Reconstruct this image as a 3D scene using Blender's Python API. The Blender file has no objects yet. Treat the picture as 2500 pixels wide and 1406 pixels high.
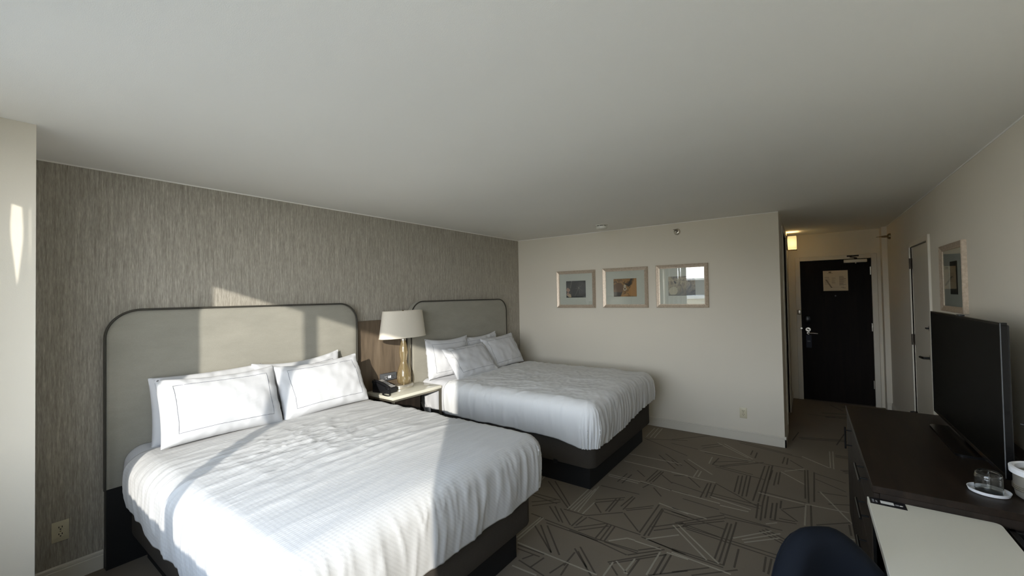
import bpy, bmesh, math, random
from mathutils import Vector, Matrix, noise

SC = bpy.context.scene
COL = SC.collection
PI = math.pi

# ------------------------------------------------------------------ camera
CAM = Vector((3.5327, 0.0, 1.6139))
RIGHT = Vector((0.81039754, 0.58560439, -0.01798134))
UP = Vector((0.02547543, -0.00455924, 0.99966505))
FWD = Vector((-0.58532627, 0.81058418, 0.01861332))
cd = bpy.data.cameras.new('camera')
cam = bpy.data.objects.new('camera', cd)
COL.objects.link(cam)
m3 = Matrix((RIGHT, UP, -FWD)).transposed()
cam.matrix_world = Matrix.Translation(CAM) @ m3.to_4x4()
cd.sensor_width = 36.0
cd.lens = 999.64 / 2500.0 * 36.0
cd.clip_start = 0.02
cd.clip_end = 400
SC.camera = cam

# ------------------------------------------------------------------ light
SUN_DIR = Vector((-1.0, 1.15, -0.4025))          # travel direction of the sunlight
world = bpy.data.worlds.new('world')
SC.world = world
world.use_nodes = True
wn = world.node_tree
bg = wn.nodes['Background']
# clear pale-blue sky: whitish at the horizon, bluer overhead, same all round
tcw = wn.nodes.new('ShaderNodeTexCoord')
spw = wn.nodes.new('ShaderNodeSeparateXYZ')
wn.links.new(tcw.outputs['Generated'], spw.inputs[0])
rmp = wn.nodes.new('ShaderNodeValToRGB')
wn.links.new(spw.outputs[2], rmp.inputs[0])
el = rmp.color_ramp.elements
el[0].position, el[0].color = 0.0, (0.98, 0.98, 1.0, 1)
el[1].position, el[1].color = 1.0, (0.14, 0.20, 0.33, 1)
e_ = el.new(0.14)
e_.color = (0.80, 0.86, 0.95, 1)
e_ = el.new(0.40)
e_.color = (0.34, 0.41, 0.52, 1)
wn.links.new(rmp.outputs[0], bg.inputs[0])
SKY_STRENGTH = 9.6
bg.inputs[1].default_value = SKY_STRENGTH

sl = bpy.data.lights.new('sun', 'SUN')
sl.energy = 3.4
sl.color = (1.0, 0.94, 0.86)
sl.angle = math.radians(0.7)
so = bpy.data.objects.new('sun', sl)
COL.objects.link(so)
so.rotation_mode = 'QUATERNION'
so.rotation_quaternion = SUN_DIR.to_track_quat('-Z', 'Y')
so.location = (8, -8, 6)

# light portal in the window opening (guides sampling of the sky, adds no light)
pl = bpy.data.lights.new('window_portal', 'AREA')
pl.shape = 'RECTANGLE'
pl.size = 3.5
pl.size_y = 1.5
pl.cycles.is_portal = True
po = bpy.data.objects.new('window_portal', pl)
COL.objects.link(po)
po.location = (2.42, -0.53, 1.58)
po.rotation_euler = (PI / 2, 0, 0)

SC.view_settings.view_transform = 'Standard'
SC.view_settings.look = 'None'
SC.view_settings.gamma = 1.0
SC.view_settings.use_curve_mapping = False
SC.view_settings.exposure = 0.6
cy = SC.cycles
cy.use_denoising = True
cy.max_bounces = 12
cy.diffuse_bounces = 8
cy.glossy_bounces = 5
cy.transmission_bounces = 10
cy.transparent_max_bounces = 16
cy.sample_clamp_indirect = 6.0
cy.caustics_reflective = False
cy.caustics_refractive = False
cy.blur_glossy = 0.5


# ------------------------------------------------------------------ helpers
def lin(h):
    out = []
    for i in (0, 2, 4):
        c = int(h[i:i + 2], 16) / 255.0
        out.append(c / 12.92 if c <= 0.04045 else ((c + 0.055) / 1.055) ** 2.4)
    return (*out, 1.0)


class NT:
    """small node builder"""
    def __init__(self, name):
        self.m = bpy.data.materials.new(name)
        self.m.use_nodes = True
        self.t = self.m.node_tree
        self.p = self.t.nodes['Principled BSDF']
        self.out = self.t.nodes['Material Output']

    def n(self, typ, **kw):
        nd = self.t.nodes.new(typ)
        for k, v in kw.items():
            setattr(nd, k, v)
        return nd

    def l(self, a, b):
        self.t.links.new(a, b)

    def put(self, sock, v):
        if isinstance(v, bpy.types.NodeSocket):
            self.l(v, sock)
        else:
            sock.default_value = v

    def math(self, op, a, b=0.0, c=None, clamp=False):
        nd = self.n('ShaderNodeMath', operation=op)
        nd.use_clamp = clamp
        self.put(nd.inputs[0], a)
        self.put(nd.inputs[1], b)
        if c is not None:
            self.put(nd.inputs[2], c)
        return nd.outputs[0]

    def pos(self):
        return self.n('ShaderNodeNewGeometry').outputs['Position']

    def objco(self):
        return self.n('ShaderNodeTexCoord').outputs['Object']

    def mapping(self, v, loc=(0, 0, 0), rot=(0, 0, 0), scale=(1, 1, 1)):
        nd = self.n('ShaderNodeMapping')
        self.l(v, nd.inputs['Vector'])
        nd.inputs['Location'].default_value = loc
        nd.inputs['Rotation'].default_value = rot
        nd.inputs['Scale'].default_value = scale
        return nd.outputs[0]

    def noise(self, v, scale=5, detail=3, rough=0.5, dist=0.0):
        nd = self.n('ShaderNodeTexNoise')
        self.l(v, nd.inputs['Vector'])
        nd.inputs['Scale'].default_value = scale
        nd.inputs['Detail'].default_value = detail
        nd.inputs['Roughness'].default_value = rough
        nd.inputs['Distortion'].default_value = dist
        return nd.outputs['Fac']

    def ramp(self, f, stops, interp='LINEAR'):
        nd = self.n('ShaderNodeValToRGB')
        self.l(f, nd.inputs[0])
        e = nd.color_ramp.elements
        nd.color_ramp.interpolation = interp
        while len(e) < len(stops):
            e.new(0.5)
        for i, (p, c) in enumerate(stops):
            e[i].position = p
            e[i].color = c
        return nd.outputs[0]

    def mix(self, f, a, b):
        nd = self.n('ShaderNodeMix', data_type='RGBA')
        self.put(nd.inputs[0], f)
        self.put(nd.inputs[6], a)
        self.put(nd.inputs[7], b)
        return nd.outputs[2]

    def bump(self, h, strength=0.3, dist=0.01):
        nd = self.n('ShaderNodeBump')
        nd.inputs['Strength'].default_value = strength
        nd.inputs['Distance'].default_value = dist
        self.l(h, nd.inputs['Height'])
        self.l(nd.outputs[0], self.p.inputs['Normal'])

    def base(self, c, rough=0.6, metal=0.0, spec=0.5):
        self.put(self.p.inputs['Base Color'], c)
        self.put(self.p.inputs['Roughness'], rough)
        self.p.inputs['Metallic'].default_value = metal
        self.p.inputs['Specular IOR Level'].default_value = spec
        return self


def simple(name, hexc, rough=0.6, metal=0.0, spec=0.5, grain=0.0, gscale=40.0, bump=0.0):
    t = NT(name)
    c = lin(hexc)
    if grain > 0:
        f = t.noise(t.objco(), gscale, 4, 0.6)
        a = tuple(x * (1 - grain) for x in c[:3]) + (1,)
        b = tuple(min(1, x * (1 + grain)) for x in c[:3]) + (1,)
        t.base(t.ramp(f, [(0.3, a), (0.7, b)]), rough, metal, spec)
        if bump > 0:
            t.bump(f, bump, 0.002)
    else:
        t.base(c, rough, metal, spec)
    return t.m


def obj(name, bm, mat, parent=None, smooth=None, kind=None):
    """link a bmesh as ONE mesh object (coordinates are world coordinates)"""
    me = bpy.data.meshes.new(name)
    bmesh.ops.recalc_face_normals(bm, faces=bm.faces)
    bm.to_mesh(me)
    bm.free()
    o = bpy.data.objects.new(name, me)
    COL.objects.link(o)
    if mat:
        me.materials.append(mat)
    if smooth is not None:
        for p in me.polygons:
            p.use_smooth = True
        me.set_sharp_from_angle(angle=math.radians(smooth))
    if parent is not None:
        o.parent = parent
        w = parent
        mw = Matrix.Identity(4)
        chain = []
        while w is not None:
            chain.append(w)
            w = w.parent
        for w in reversed(chain):
            mw = mw @ w.matrix_parent_inverse @ w.matrix_basis
        o.matrix_parent_inverse = mw.inverted()
    if kind:
        o['kind'] = kind
    return o


def thing(name, label, cat, loc, group=None):
    o = bpy.data.objects.new(name, None)
    o.empty_display_size = 0.1
    COL.objects.link(o)
    o.location = loc
    o['label'] = label
    o['category'] = cat
    if group:
        o['group'] = group
    return o


def tag(o, label, cat, group=None):
    o['label'] = label
    o['category'] = cat
    if group:
        o['group'] = group
    return o


def struct(name, bm, mat, smooth=None):
    o = obj(name, bm, mat, None, smooth)
    o['kind'] = 'structure'
    return o


def box(bm, x0, x1, y0, y1, z0, z1, bev=0.0, seg=2, mat4=None):
    r = bmesh.ops.create_cube(bm, size=1.0)
    vs = r['verts']
    for v in vs:
        v.co = Vector(((x0 + x1) / 2 + v.co.x * (x1 - x0), (y0 + y1) / 2 + v.co.y * (y1 - y0),
                       (z0 + z1) / 2 + v.co.z * (z1 - z0)))
    if mat4 is not None:
        for v in vs:
            v.co = mat4 @ v.co
    if bev > 0:
        es = list({e for v in vs for e in v.link_edges})
        bmesh.ops.bevel(bm, geom=es, offset=bev, segments=seg, profile=0.5, affect='EDGES')
    return bm


def B(x0, x1, y0, y1, z0, z1, bev=0.0, seg=2):
    return box(bmesh.new(), x0, x1, y0, y1, z0, z1, bev, seg)


def lathe(bm, cx, cy, prof, seg=32, axis='Z', cap=True, sx=1.0, sy=1.0):
    rings = []
    for r, h in prof:
        ring = []
        for i in range(seg):
            a = 2 * PI * i / seg
            if axis == 'Z':
                co = (cx[0] + sx * r * math.cos(a), cx[1] + sy * r * math.sin(a), h)
            elif axis == 'X':
                co = (h, cx[0] + r * math.cos(a), cx[1] + r * math.sin(a))
            else:
                co = (cx[0] + r * math.cos(a), h, cx[1] + r * math.sin(a))
            ring.append(bm.verts.new(co))
        rings.append(ring)
    for a, b in zip(rings, rings[1:]):
        for i in range(seg):
            j = (i + 1) % seg
            bm.faces.new((a[i], a[j], b[j], b[i]))
    if cap:
        bm.faces.new(rings[0][::-1])
        bm.faces.new(rings[-1])
    return bm


def LZ(c, prof, seg=32, cap=True, sx=1.0, sy=1.0):
    return lathe(bmesh.new(), c, None, prof, seg, 'Z', cap, sx, sy)


def LX(c, prof, seg=20, cap=True):
    return lathe(bmesh.new(), c, None, prof, seg, 'X', cap)


def LY(c, prof, seg=20, cap=True):
    return lathe(bmesh.new(), c, None, prof, seg, 'Y', cap)


def tube(bm, pts, r, seg=8, closed=False):
    pts = [Vector(p) for p in pts]
    n = len(pts)
    rings = []
    prevu = None
    for i, p in enumerate(pts):
        if closed:
            d = pts[(i + 1) % n] - pts[i - 1]
        else:
            d = pts[min(i + 1, n - 1)] - pts[max(i - 1, 0)]
        d.normalize()
        if prevu is None:
            a = Vector((0, 0, 1)) if abs(d.z) < 0.9 else Vector((1, 0, 0))
            uu = d.cross(a).normalized()
        else:
            uu = (prevu - d * prevu.dot(d)).normalized()
        prevu = uu
        vv = d.cross(uu)
        rings.append([bm.verts.new(p + uu * (r * math.cos(2 * PI * k / seg)) + vv * (r * math.sin(2 * PI * k / seg)))
                      for k in range(seg)])
    prs = list(zip(rings, rings[1:]))
    if closed:
        prs.append((rings[-1], rings[0]))
    for a, b in prs:
        for k in range(seg):
            j = (k + 1) % seg
            bm.faces.new((a[k], a[j], b[j], b[k]))
    if not closed:
        bm.faces.new(rings[0][::-1])
        bm.faces.new(rings[-1])
    return bm


def T(pts, r, seg=8, closed=False):
    return tube(bmesh.new(), pts, r, seg, closed)


def prism(bm, poly, ax, a, b):
    """extrude a 2-D outline along axis ax from a to b"""
    def mk(p, h):
        c = [0, 0, 0]
        o = [i for i in range(3) if i != ax]
        c[ax] = h
        c[o[0]], c[o[1]] = p
        return bm.verts.new(c)
    A = [mk(p, a) for p in poly]
    C = [mk(p, b) for p in poly]
    n = len(poly)
    for i in range(n):
        j = (i + 1) % n
        bm.faces.new((A[i], A[j], C[j], C[i]))
    bm.faces.new(A[::-1])
    bm.faces.new(C)
    return bm


def fbm(x, y, z=0.0):
    return noise.noise((x, y, z))


def ss(a, b, x):
    t = max(0.0, min(1.0, (x - a) / (b - a)))
    return t * t * (3 - 2 * t)


# ------------------------------------------------------------------ materials
def paint(name, hexc, bump=0.12, scale=220):
    t = NT(name)
    f = t.noise(t.pos(), scale, 3, 0.6)
    c = lin(hexc)
    f2 = t.noise(t.pos(), 1.3, 2, 0.5)
    a = tuple(x * 0.975 for x in c[:3]) + (1,)
    t.base(t.ramp(f2, [(0.3, a), (0.7, c)]), 0.75, 0, 0.25)
    t.bump(f, bump, 0.002)
    return t.m


M = {}
M['ceiling'] = paint('ceiling_paint', 'F2F0EA', 0.25, 300)
M['wall'] = paint('greige_paint', 'DED7C8')
M['trim'] = simple('trim_paint', 'D2CCBE', 0.45)
M['white'] = simple('white_plastic', 'DEDCD2', 0.4)


def wallpaper():
    t = NT('wallpaper')
    p = t.pos()
    f1 = t.noise(t.mapping(p, scale=(1, 120, 9)), 1.0, 5, 0.65)
    f2 = t.noise(t.mapping(p, scale=(1, 55, 2.2)), 1.0, 3, 0.6)
    f3 = t.noise(t.mapping(p, scale=(1, 240, 30)), 1.0, 2, 0.5)
    s = t.math('ADD', t.math('MULTIPLY', f1, 0.5), t.math('ADD', t.math('MULTIPLY', f2, 0.25), t.math('MULTIPLY', f3, 0.25)))
    col = t.ramp(s, [(0.36, lin('837D72')), (0.47, lin('9A9488')), (0.54, lin('A9A397')), (0.66, lin('C6C0B3'))])
    t.base(col, 0.5, 0, 0.45)
    t.bump(s, 0.35, 0.004)
    return t.m


M['wallpaper'] = wallpaper()


def carpet(name, c0, c1, cd_):
    t = NT(name)
    p = t.pos()
    pile = t.noise(p, 420, 2, 0.7)
    soft = t.noise(p, 2.2, 3, 0.5)
    base = t.mix(soft, lin(c0), lin(c1))
    t.base(t.mix(t.math('MULTIPLY', pile, 0.5), base, lin(cd_)), 0.95, 0, 0.1)
    t.bump(pile, 0.6, 0.006)
    return t.m


M['carpet_dark'] = carpet('carpet_cut_line', '5F584D', '675F54', '4A443B')
M['carpet_pale'] = carpet('carpet_pale_yarn', 'A8A08F', 'B3AB99', '7E776A')
M['carpet'] = carpet('carpet_pile', '877D6F', '928777', '62594D')


def wood(name, a, b, c, axis='Z', rough=0.4, s=1.0, spec=0.4):
    t = NT(name)
    sc = {'Z': (14 * s, 14 * s, 1.2 * s), 'Y': (14 * s, 1.2 * s, 14 * s), 'X': (1.2 * s, 14 * s, 14 * s)}[axis]
    v = t.mapping(t.pos(), scale=sc)
    f = t.noise(v, 1.6, 6, 0.62, 0.6)
    g = t.noise(t.mapping(t.pos(), scale=tuple(q * 7 for q in sc)), 1.5, 3, 0.6)
    s_ = t.math('ADD', t.math('MULTIPLY', f, 0.8), t.math('MULTIPLY', g, 0.2))
    t.base(t.ramp(s_, [(0.33, lin(a)), (0.5, lin(b)), (0.68, lin(c))]), rough, 0, spec)
    t.bump(g, 0.1, 0.001)
    return t.m


M['espresso'] = wood('espresso_veneer', '17110D', '211913', '2C231B', 'Y', 0.45, 1.0, 0.2)
M['espresso_v'] = wood('espresso_front', '1A1510', '231C17', '2C241D', 'Z', 0.55, 1.0, 0.2)
M['panel_wood'] = wood('panel_walnut', '4E4337', '6B5D4D', '7F705E', 'Z', 0.45, 0.5)
M['door_dark'] = wood('door_dark', '100C0A', '17120F', '1E1713', 'Z', 0.55, 1.0, 0.1)


def suede():
    t = NT('headboard_suede')
    p = t.pos()
    f = t.noise(t.mapping(p, scale=(1, 0.6, 1.6)), 5, 5, 0.65)
    g = t.noise(p, 160, 3, 0.6)
    s = t.math('ADD', t.math('MULTIPLY', f, 0.7), t.math('MULTIPLY', g, 0.3))
    t.base(t.ramp(s, [(0.3, lin('8E8B80')), (0.7, lin('9D998D'))]), 0.8, 0, 0.2)
    t.p.inputs['Sheen Weight'].default_value = 0.15
    t.bump(g, 0.15, 0.002)
    return t.m


M['suede'] = suede()
M['piping'] = simple('dark_piping', '3A372F', 0.7)
M['black_base'] = simple('black_laminate', '141312', 0.5)
M['boxspring'] = simple('charcoal_ticking', '47423C', 0.95, grain=0.12, gscale=300, spec=0.1)
M['plinth'] = simple('black_plinth', '0D0D0D', 0.7)


def linen(name, hexc, rib=0.0, bumpn=0.2):
    t = NT(name)
    p = t.pos()
    g = t.noise(p, 260, 2, 0.6)
    h = t.math('MULTIPLY', g, 0.35)
    if rib > 0:
        sp = t.n('ShaderNodeSeparateXYZ')
        t.l(t.mapping(p, rot=(0, 0, 0.0)), sp.inputs[0])
        d = t.math('ADD', sp.outputs[1], t.math('MULTIPLY', sp.outputs[2], 1.0))
        w = t.math('SINE', t.math('MULTIPLY', sp.outputs[0], 2 * PI / 0.012))
        w2 = t.math('SINE', t.math('MULTIPLY', d, 2 * PI / 0.02))
        h = t.math('ADD', h, t.math('MULTIPLY', t.math('ADD', w, t.math('MULTIPLY', w2, 0.5)), rib))
    t.base(lin(hexc), 0.85, 0, 0.15)
    t.p.inputs['Sheen Weight'].default_value = 0.1
    t.bump(h, bumpn, 0.004)
    return t.m


M['duvet'] = linen('duvet_seersucker', 'C6C5C3', 0.18, 0.34)  # same linen as the farther duvet, darkened so sunlit folds keep detail
M['duvet2'] = linen('duvet_shade_lift', 'E2E2E1', 0.05, 0.2)  # same linen as the nearer duvet, lightened to offset its shade
M['sheet'] = linen('sheet_cotton', 'CECED0', 0, 0.15)
M['pillowcase'] = linen('pillowcase_cotton', 'CBCBCC', 0, 0.15)
M['stitch'] = simple('grey_stitching', '6E7078', 0.8)
M['shade'] = simple('linen_lampshade', 'DAD2C2', 0.8, grain=0.04, gscale=250)


def glass(name, col=(1, 1, 1, 1), rough=0.0, ior=1.45):
    t = NT(name)
    t.t.nodes.remove(t.p)
    g = t.n('ShaderNodeBsdfGlass')
    g.inputs['Color'].default_value = col
    g.inputs['Roughness'].default_value = rough
    g.inputs['IOR'].default_value = ior
    t.l(g.outputs[0], t.out.inputs[0])
    return t.m


def pane_glass(name, tint=(0.95, 0.97, 0.96, 1), ior=1.5):
    """thin sheet of glass: clear transmission plus a Fresnel mirror"""
    t = NT(name)
    t.t.nodes.remove(t.p)
    tr = t.n('ShaderNodeBsdfTransparent')
    tr.inputs[0].default_value = tint
    gl = t.n('ShaderNodeBsdfGlossy')
    gl.inputs['Roughness'].default_value = 0.0
    fr = t.n('ShaderNodeFresnel')
    gi = t.n('ShaderNodeNewGeometry')          # same reflectance on both faces of the sheet
    t.l(t.math('MULTIPLY_ADD', gi.outputs['Backfacing'], 1.0 / ior - ior, ior), fr.inputs[0])
    mx = t.n('ShaderNodeMixShader')
    t.l(fr.outputs[0], mx.inputs[0])
    t.l(tr.outputs[0], mx.inputs[1])
    t.l(gl.outputs[0], mx.inputs[2])
    t.l(mx.outputs[0], t.out.inputs[0])
    return t.m


M['window_glass'] = pane_glass('window_glass', (0.97, 0.98, 0.98, 1))
M['picture_glass'] = pane_glass('picture_glass', (0.97, 0.98, 0.97, 1), 1.75)
def amber():
    """lustre-coated amber glass: partly see-through, partly pale gold sheen"""
    t = NT('amber_lamp_glass')
    t.t.nodes.remove(t.p)
    lw = t.n('ShaderNodeLayerWeight')
    lw.inputs[0].default_value = 0.35
    tr = t.n('ShaderNodeBsdfTransparent')
    t.l(t.mix(lw.outputs['Facing'], (1.0, 0.97, 0.88, 1), (0.78, 0.53, 0.22, 1)), tr.inputs[0])
    df = t.n('ShaderNodeBsdfDiffuse')
    df.inputs[0].default_value = lin('E3CC98')
    tl = t.n('ShaderNodeBsdfTranslucent')
    tl.inputs[0].default_value = lin('E3CC98')
    md = t.n('ShaderNodeMixShader')
    md.inputs[0].default_value = 0.5
    t.l(df.outputs[0], md.inputs[1])
    t.l(tl.outputs[0], md.inputs[2])
    m1 = t.n('ShaderNodeMixShader')
    m1.inputs[0].default_value = 0.26
    t.l(tr.outputs[0], m1.inputs[1])
    t.l(md.outputs[0], m1.inputs[2])
    gl = t.n('ShaderNodeBsdfGlossy')
    gl.inputs['Roughness'].default_value = 0.04
    m2 = t.n('ShaderNodeMixShader')
    t.l(t.math('MULTIPLY_ADD', lw.outputs['Fresnel'], 0.6, 0.04, clamp=True), m2.inputs[0])
    t.l(m1.outputs[0], m2.inputs[1])
    t.l(gl.outputs[0], m2.inputs[2])
    t.l(m2.outputs[0], t.out.inputs[0])
    return t.m


M['amber'] = amber()
M['clear'] = glass('tumbler_glass', (0.97, 0.98, 0.98, 1), 0.0, 1.48)
M['chrome'] = simple('polished_nickel', 'D8D2C4', 0.28, 0.85)
M['steel'] = simple('brushed_steel', 'B9B4AA', 0.3, 1.0)
M['bronze'] = simple('brass_frame', '8C7C5E', 0.35, 1.0)
M['nickel'] = simple('satin_nickel_frame', 'A39C8C', 0.4, 0.8)
M['dark_bronze'] = simple('dark_bronze', '2A221B', 0.4, 0.8)
M['black_metal'] = simple('black_metal', '121212', 0.4, 0.3)
M['black_gloss'] = simple('black_gloss', '0A0A0B', 0.25, spec=0.3)
M['tv_screen'] = simple('tv_screen', '050505', 0.4, spec=0.06)
M['black_plastic'] = simple('black_plastic', '17171A', 0.45)
M['grey_plastic'] = simple('grey_plastic', '55575A', 0.5)
M['lcd'] = simple('phone_faceplate', 'A9A8A6', 0.4, grain=0.5, gscale=120)
M['stone'] = simple('white_quartz_top', 'E0DCCB', 0.12, spec=0.6)
M['desk_white'] = simple('white_laminate', 'D5D3C8', 0.35)
M['navy'] = simple('navy_upholstery', '0A1019', 0.85, spec=0.2, grain=0.15, gscale=260, bump=0.1)
M['mat_board'] = simple('mat_board', 'D6D6CC', 0.9)
M['ivory'] = simple('ivory_plastic', 'CFC7AC', 0.4)
M['hole'] = simple('dark_slot', '15120E', 0.8)
M['paper'] = simple('placard_paper', 'CFC0A4', 0.6)
M['ink'] = simple('placard_ink', '7E7160', 0.8)
M['white_ink'] = simple('white_ink', 'D9D9D9', 0.7)
M['grey_ink'] = simple('grey_ink', '8A8A90', 0.7)
M['card_black'] = simple('black_card', '111116', 0.5)
M['hanger_blue'] = simple('blue_card', '131B2E', 0.6)
M['ceramic'] = simple('white_coaster', 'DDDFE2', 0.6)
M['bucket_metal'] = simple('bucket_steel', 'B8B4AA', 0.36, 0.7)


def frame_metal():
    t = NT('champagne_frame')
    f = t.noise(t.mapping(t.pos(), scale=(1, 1, 1)), 60, 4, 0.6)
    t.base(t.ramp(f, [(0.3, lin('B5A48F')), (0.7, lin('D2C3B0'))]), 0.42, 0.45)
    return t.m


M['frame'] = frame_metal()


def curtain_mat(name, f):
    t = NT(name)
    t.t.nodes.remove(t.p)
    d = t.n('ShaderNodeBsdfDiffuse')
    d.inputs[0].default_value = lin('E4E3DE')
    tr = t.n('ShaderNodeBsdfTranslucent')
    tr.inputs[0].default_value = lin('DAD9D2')
    mx = t.n('ShaderNodeMixShader')
    mx.inputs[0].default_value = f
    t.l(d.outputs[0], mx.inputs[1])
    t.l(tr.outputs[0], mx.inputs[2])
    t.l(mx.outputs[0], t.out.inputs[0])
    return t.m


M['curtain'] = curtain_mat('dimmed_curtain', 0.12)  # translucency cut to keep the column from getting too bright
M['sheer'] = curtain_mat('fill_light_curtain', 0.72)  # translucency raised so more daylight fills the desk side

# ------------------------------------------------------------------ room shell
H = 2.44
FW = 5.07        # far wall (pictures)
RW = 4.40        # right wall
HX = 3.303       # corner where the entry hall starts
HE = 7.47        # entry door wall
WY = -0.30       # inner face of the window wall

struct('floor', B(-0.1, RW + 0.1, -0.55, HE + 0.1, -0.1, 0.0), M['carpet'])
# tufted line pattern of the carpet, laid into the floor
CARPET_DARK = [(1.939,2.428,2.189,2.229),(1.97,2.458,2.186,2.233),(2.012,2.477,2.242,2.238),(1.667,3.071,2.039,2.752),(1.715,3.103,2.023,2.799),(1.892,2.711,2.058,2.567),(1.926,2.734,2.084,2.568),(1.977,2.729,2.142,2.573),(1.646,2.819,1.916,2.838),(1.666,2.788,1.92,2.779),(1.741,2.69,1.883,2.826),(1.776,2.643,1.929,2.815),(1.833,2.548,1.945,2.543),(1.959,2.535,2.355,2.522),(1.988,2.503,2.377,2.508),(2.164,2.515,2.388,2.501),(2.001,2.736,2.181,2.746),(2.181,2.746,2.385,2.937),(2.204,2.734,2.584,2.73),(2.151,2.954,2.255,2.841),(2.177,2.588,2.194,2.728),(2.155,2.565,2.161,2.723),(2.177,2.556,2.343,2.733),(2.217,2.543,2.369,2.71),(2.386,2.521,2.379,2.725),(2.412,2.532,2.406,2.735),(2.352,2.528,2.352,2.731),(2.355,2.522,2.631,2.548),(2.388,2.501,2.585,2.472),(2.417,2.521,2.638,2.527),(2.14,2.998,2.319,3.159),(2.158,2.959,2.324,3.121),(2.295,2.886,2.29,3.14),(2.272,2.88,2.268,3.104),(2.394,2.934,2.56,2.759),(2.382,2.991,2.542,3.157),(2.396,2.976,2.545,3.12),(2.57,2.75,2.572,3.196),(2.606,2.729,2.608,3.153),(2.63,2.746,2.619,3.141),(2.34,3.011,2.363,3.21),(2.371,2.974,2.383,3.202),(2.078,3.246,2.394,3.274),(2.332,3.487,2.715,3.488),(2.022,4.565,2.528,4.302),(2.037,4.554,2.429,4.746),(2.288,4.178,2.51,3.922),(2.335,4.242,2.541,4.03),(2.364,3.533,2.384,3.811),(2.39,3.539,2.416,3.804),(2.416,3.544,2.435,3.803),(2.421,3.753,2.56,3.615),(2.615,3.157,2.794,3.132),(2.628,3.11,2.798,3.1),(2.617,2.861,2.783,3.038),(2.641,2.829,2.818,3.012),(2.598,2.709,2.88,2.678),(2.62,2.709,2.841,2.678),(2.627,2.559,2.732,2.664),(2.588,2.474,2.761,2.657),(2.515,2.342,2.738,2.595),(2.54,2.347,2.786,2.614),(1.967,2.18,2.161,2.19),(1.99,2.147,2.15,2.156),(2.29,2.351,2.485,2.175),(2.311,2.386,2.499,2.203),(2.32,2.337,2.433,2.226),(2.312,2.167,2.308,2.316),(2.529,2.34,2.607,2.264),(2.653,2.296,2.661,2.479),(2.776,2.38,2.78,2.611),(2.804,2.411,2.809,2.624),(2.751,2.363,2.926,2.528),(2.061,2.058,2.262,2.023),(2.072,2.078,2.11,2.155),(2.155,2.037,2.177,2.162),(2.276,2.061,2.307,2.189),(2.324,2.212,2.338,2.081),(2.165,3.389,2.178,3.592),(2.208,3.381,2.218,3.592),(2.228,3.708,2.329,3.612),(2.379,3.399,2.415,3.518),(2.454,3.449,2.549,3.334),(2.767,3.028,3.016,2.992),(2.79,2.994,3.338,2.984),(2.817,2.972,3.335,2.943),(3.034,2.732,3.037,3.21),(3.061,2.714,3.061,3.209),(3.087,2.696,3.086,3.251),(2.795,2.693,3.092,2.699),(2.799,2.676,3.09,2.674),(2.854,2.467,3.022,2.628),(2.953,2.501,3.161,2.699),(3.142,2.71,3.14,2.921),(3.286,2.762,3.285,2.928),(3.308,2.755,3.314,2.923),(3.007,3.275,3.353,3.31),(2.971,3.322,3.284,3.311),(2.736,3.007,3.002,3.307),(2.76,2.998,3.016,3.263),(2.788,3.001,3.015,3.22),(2.662,3.208,2.894,3.182),(2.678,3.144,3.031,3.109),(2.697,3.391,2.957,3.367),(2.83,3.609,3.217,3.599),(2.862,3.565,3.2,3.549),(2.86,3.814,3.183,3.577),(3.011,3.729,2.999,4.082),(3.044,3.708,3.027,4.1),(3.07,3.682,3.058,4.121),(3.098,3.701,3.085,4.139),(2.776,4.213,3.099,4.174),(2.801,4.172,3.202,4.114),(3.148,3.651,3.17,4.443),(3.184,3.655,3.203,4.465),(3.213,3.655,3.227,4.481),(3.193,3.383,3.185,3.636),(3.221,3.368,3.213,3.655),(3.244,3.417,3.239,3.795),(3.224,4.129,3.234,4.372),(3.262,4.033,3.269,4.34),(3.29,4.075,3.292,4.356),(3.174,3.86,3.483,3.836),(3.47,4.528,3.476,3.912),(3.49,4.541,3.497,3.845),(3.537,4.518,3.531,3.887),(3.51,3.815,3.512,3.465),(3.276,3.438,3.274,3.696),(3.303,3.422,3.301,3.714),(3.326,3.634,3.326,3.771),(3.333,3.62,3.434,3.494),(3.339,3.633,3.477,3.773),(3.271,3.418,3.429,3.457),(3.326,3.472,3.422,3.486),(2.551,3.633,2.819,3.579),(2.764,4.281,3.067,4.511),(2.834,4.193,3.155,4.523),(2.83,4.22,3.037,4.445),(2.65,4.482,3.458,4.493),(2.585,4.655,2.725,4.821),(2.607,4.595,2.78,4.8),(2.874,5.034,3.368,4.884),(2.902,4.974,3.447,4.838),(3.355,4.715,3.458,4.576),(2.524,4.17,2.675,4.004),(2.767,4.208,2.791,4.408),(2.806,3.484,2.807,3.779),(2.841,3.508,2.83,3.794),(2.869,3.527,2.864,3.792),(2.278,4.689,2.601,5.044),(2.308,4.57,2.577,4.539),(3.545,4.496,3.749,4.404),(3.543,4.365,3.738,4.214),(3.554,4.091,3.74,4.129),(3.617,3.906,3.756,3.98),(3.034,4.665,3.039,4.805),(3.077,4.596,3.081,4.764),(3.299,4.587,3.309,4.78),(3.333,4.58,3.336,4.765),(3.539,3.515,3.736,3.681),(3.722,3.639,3.723,3.485),(2.533,3.774,2.637,3.842),(2.642,3.819,2.771,3.66),(2.428,4.107,2.512,4.011)]
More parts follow.
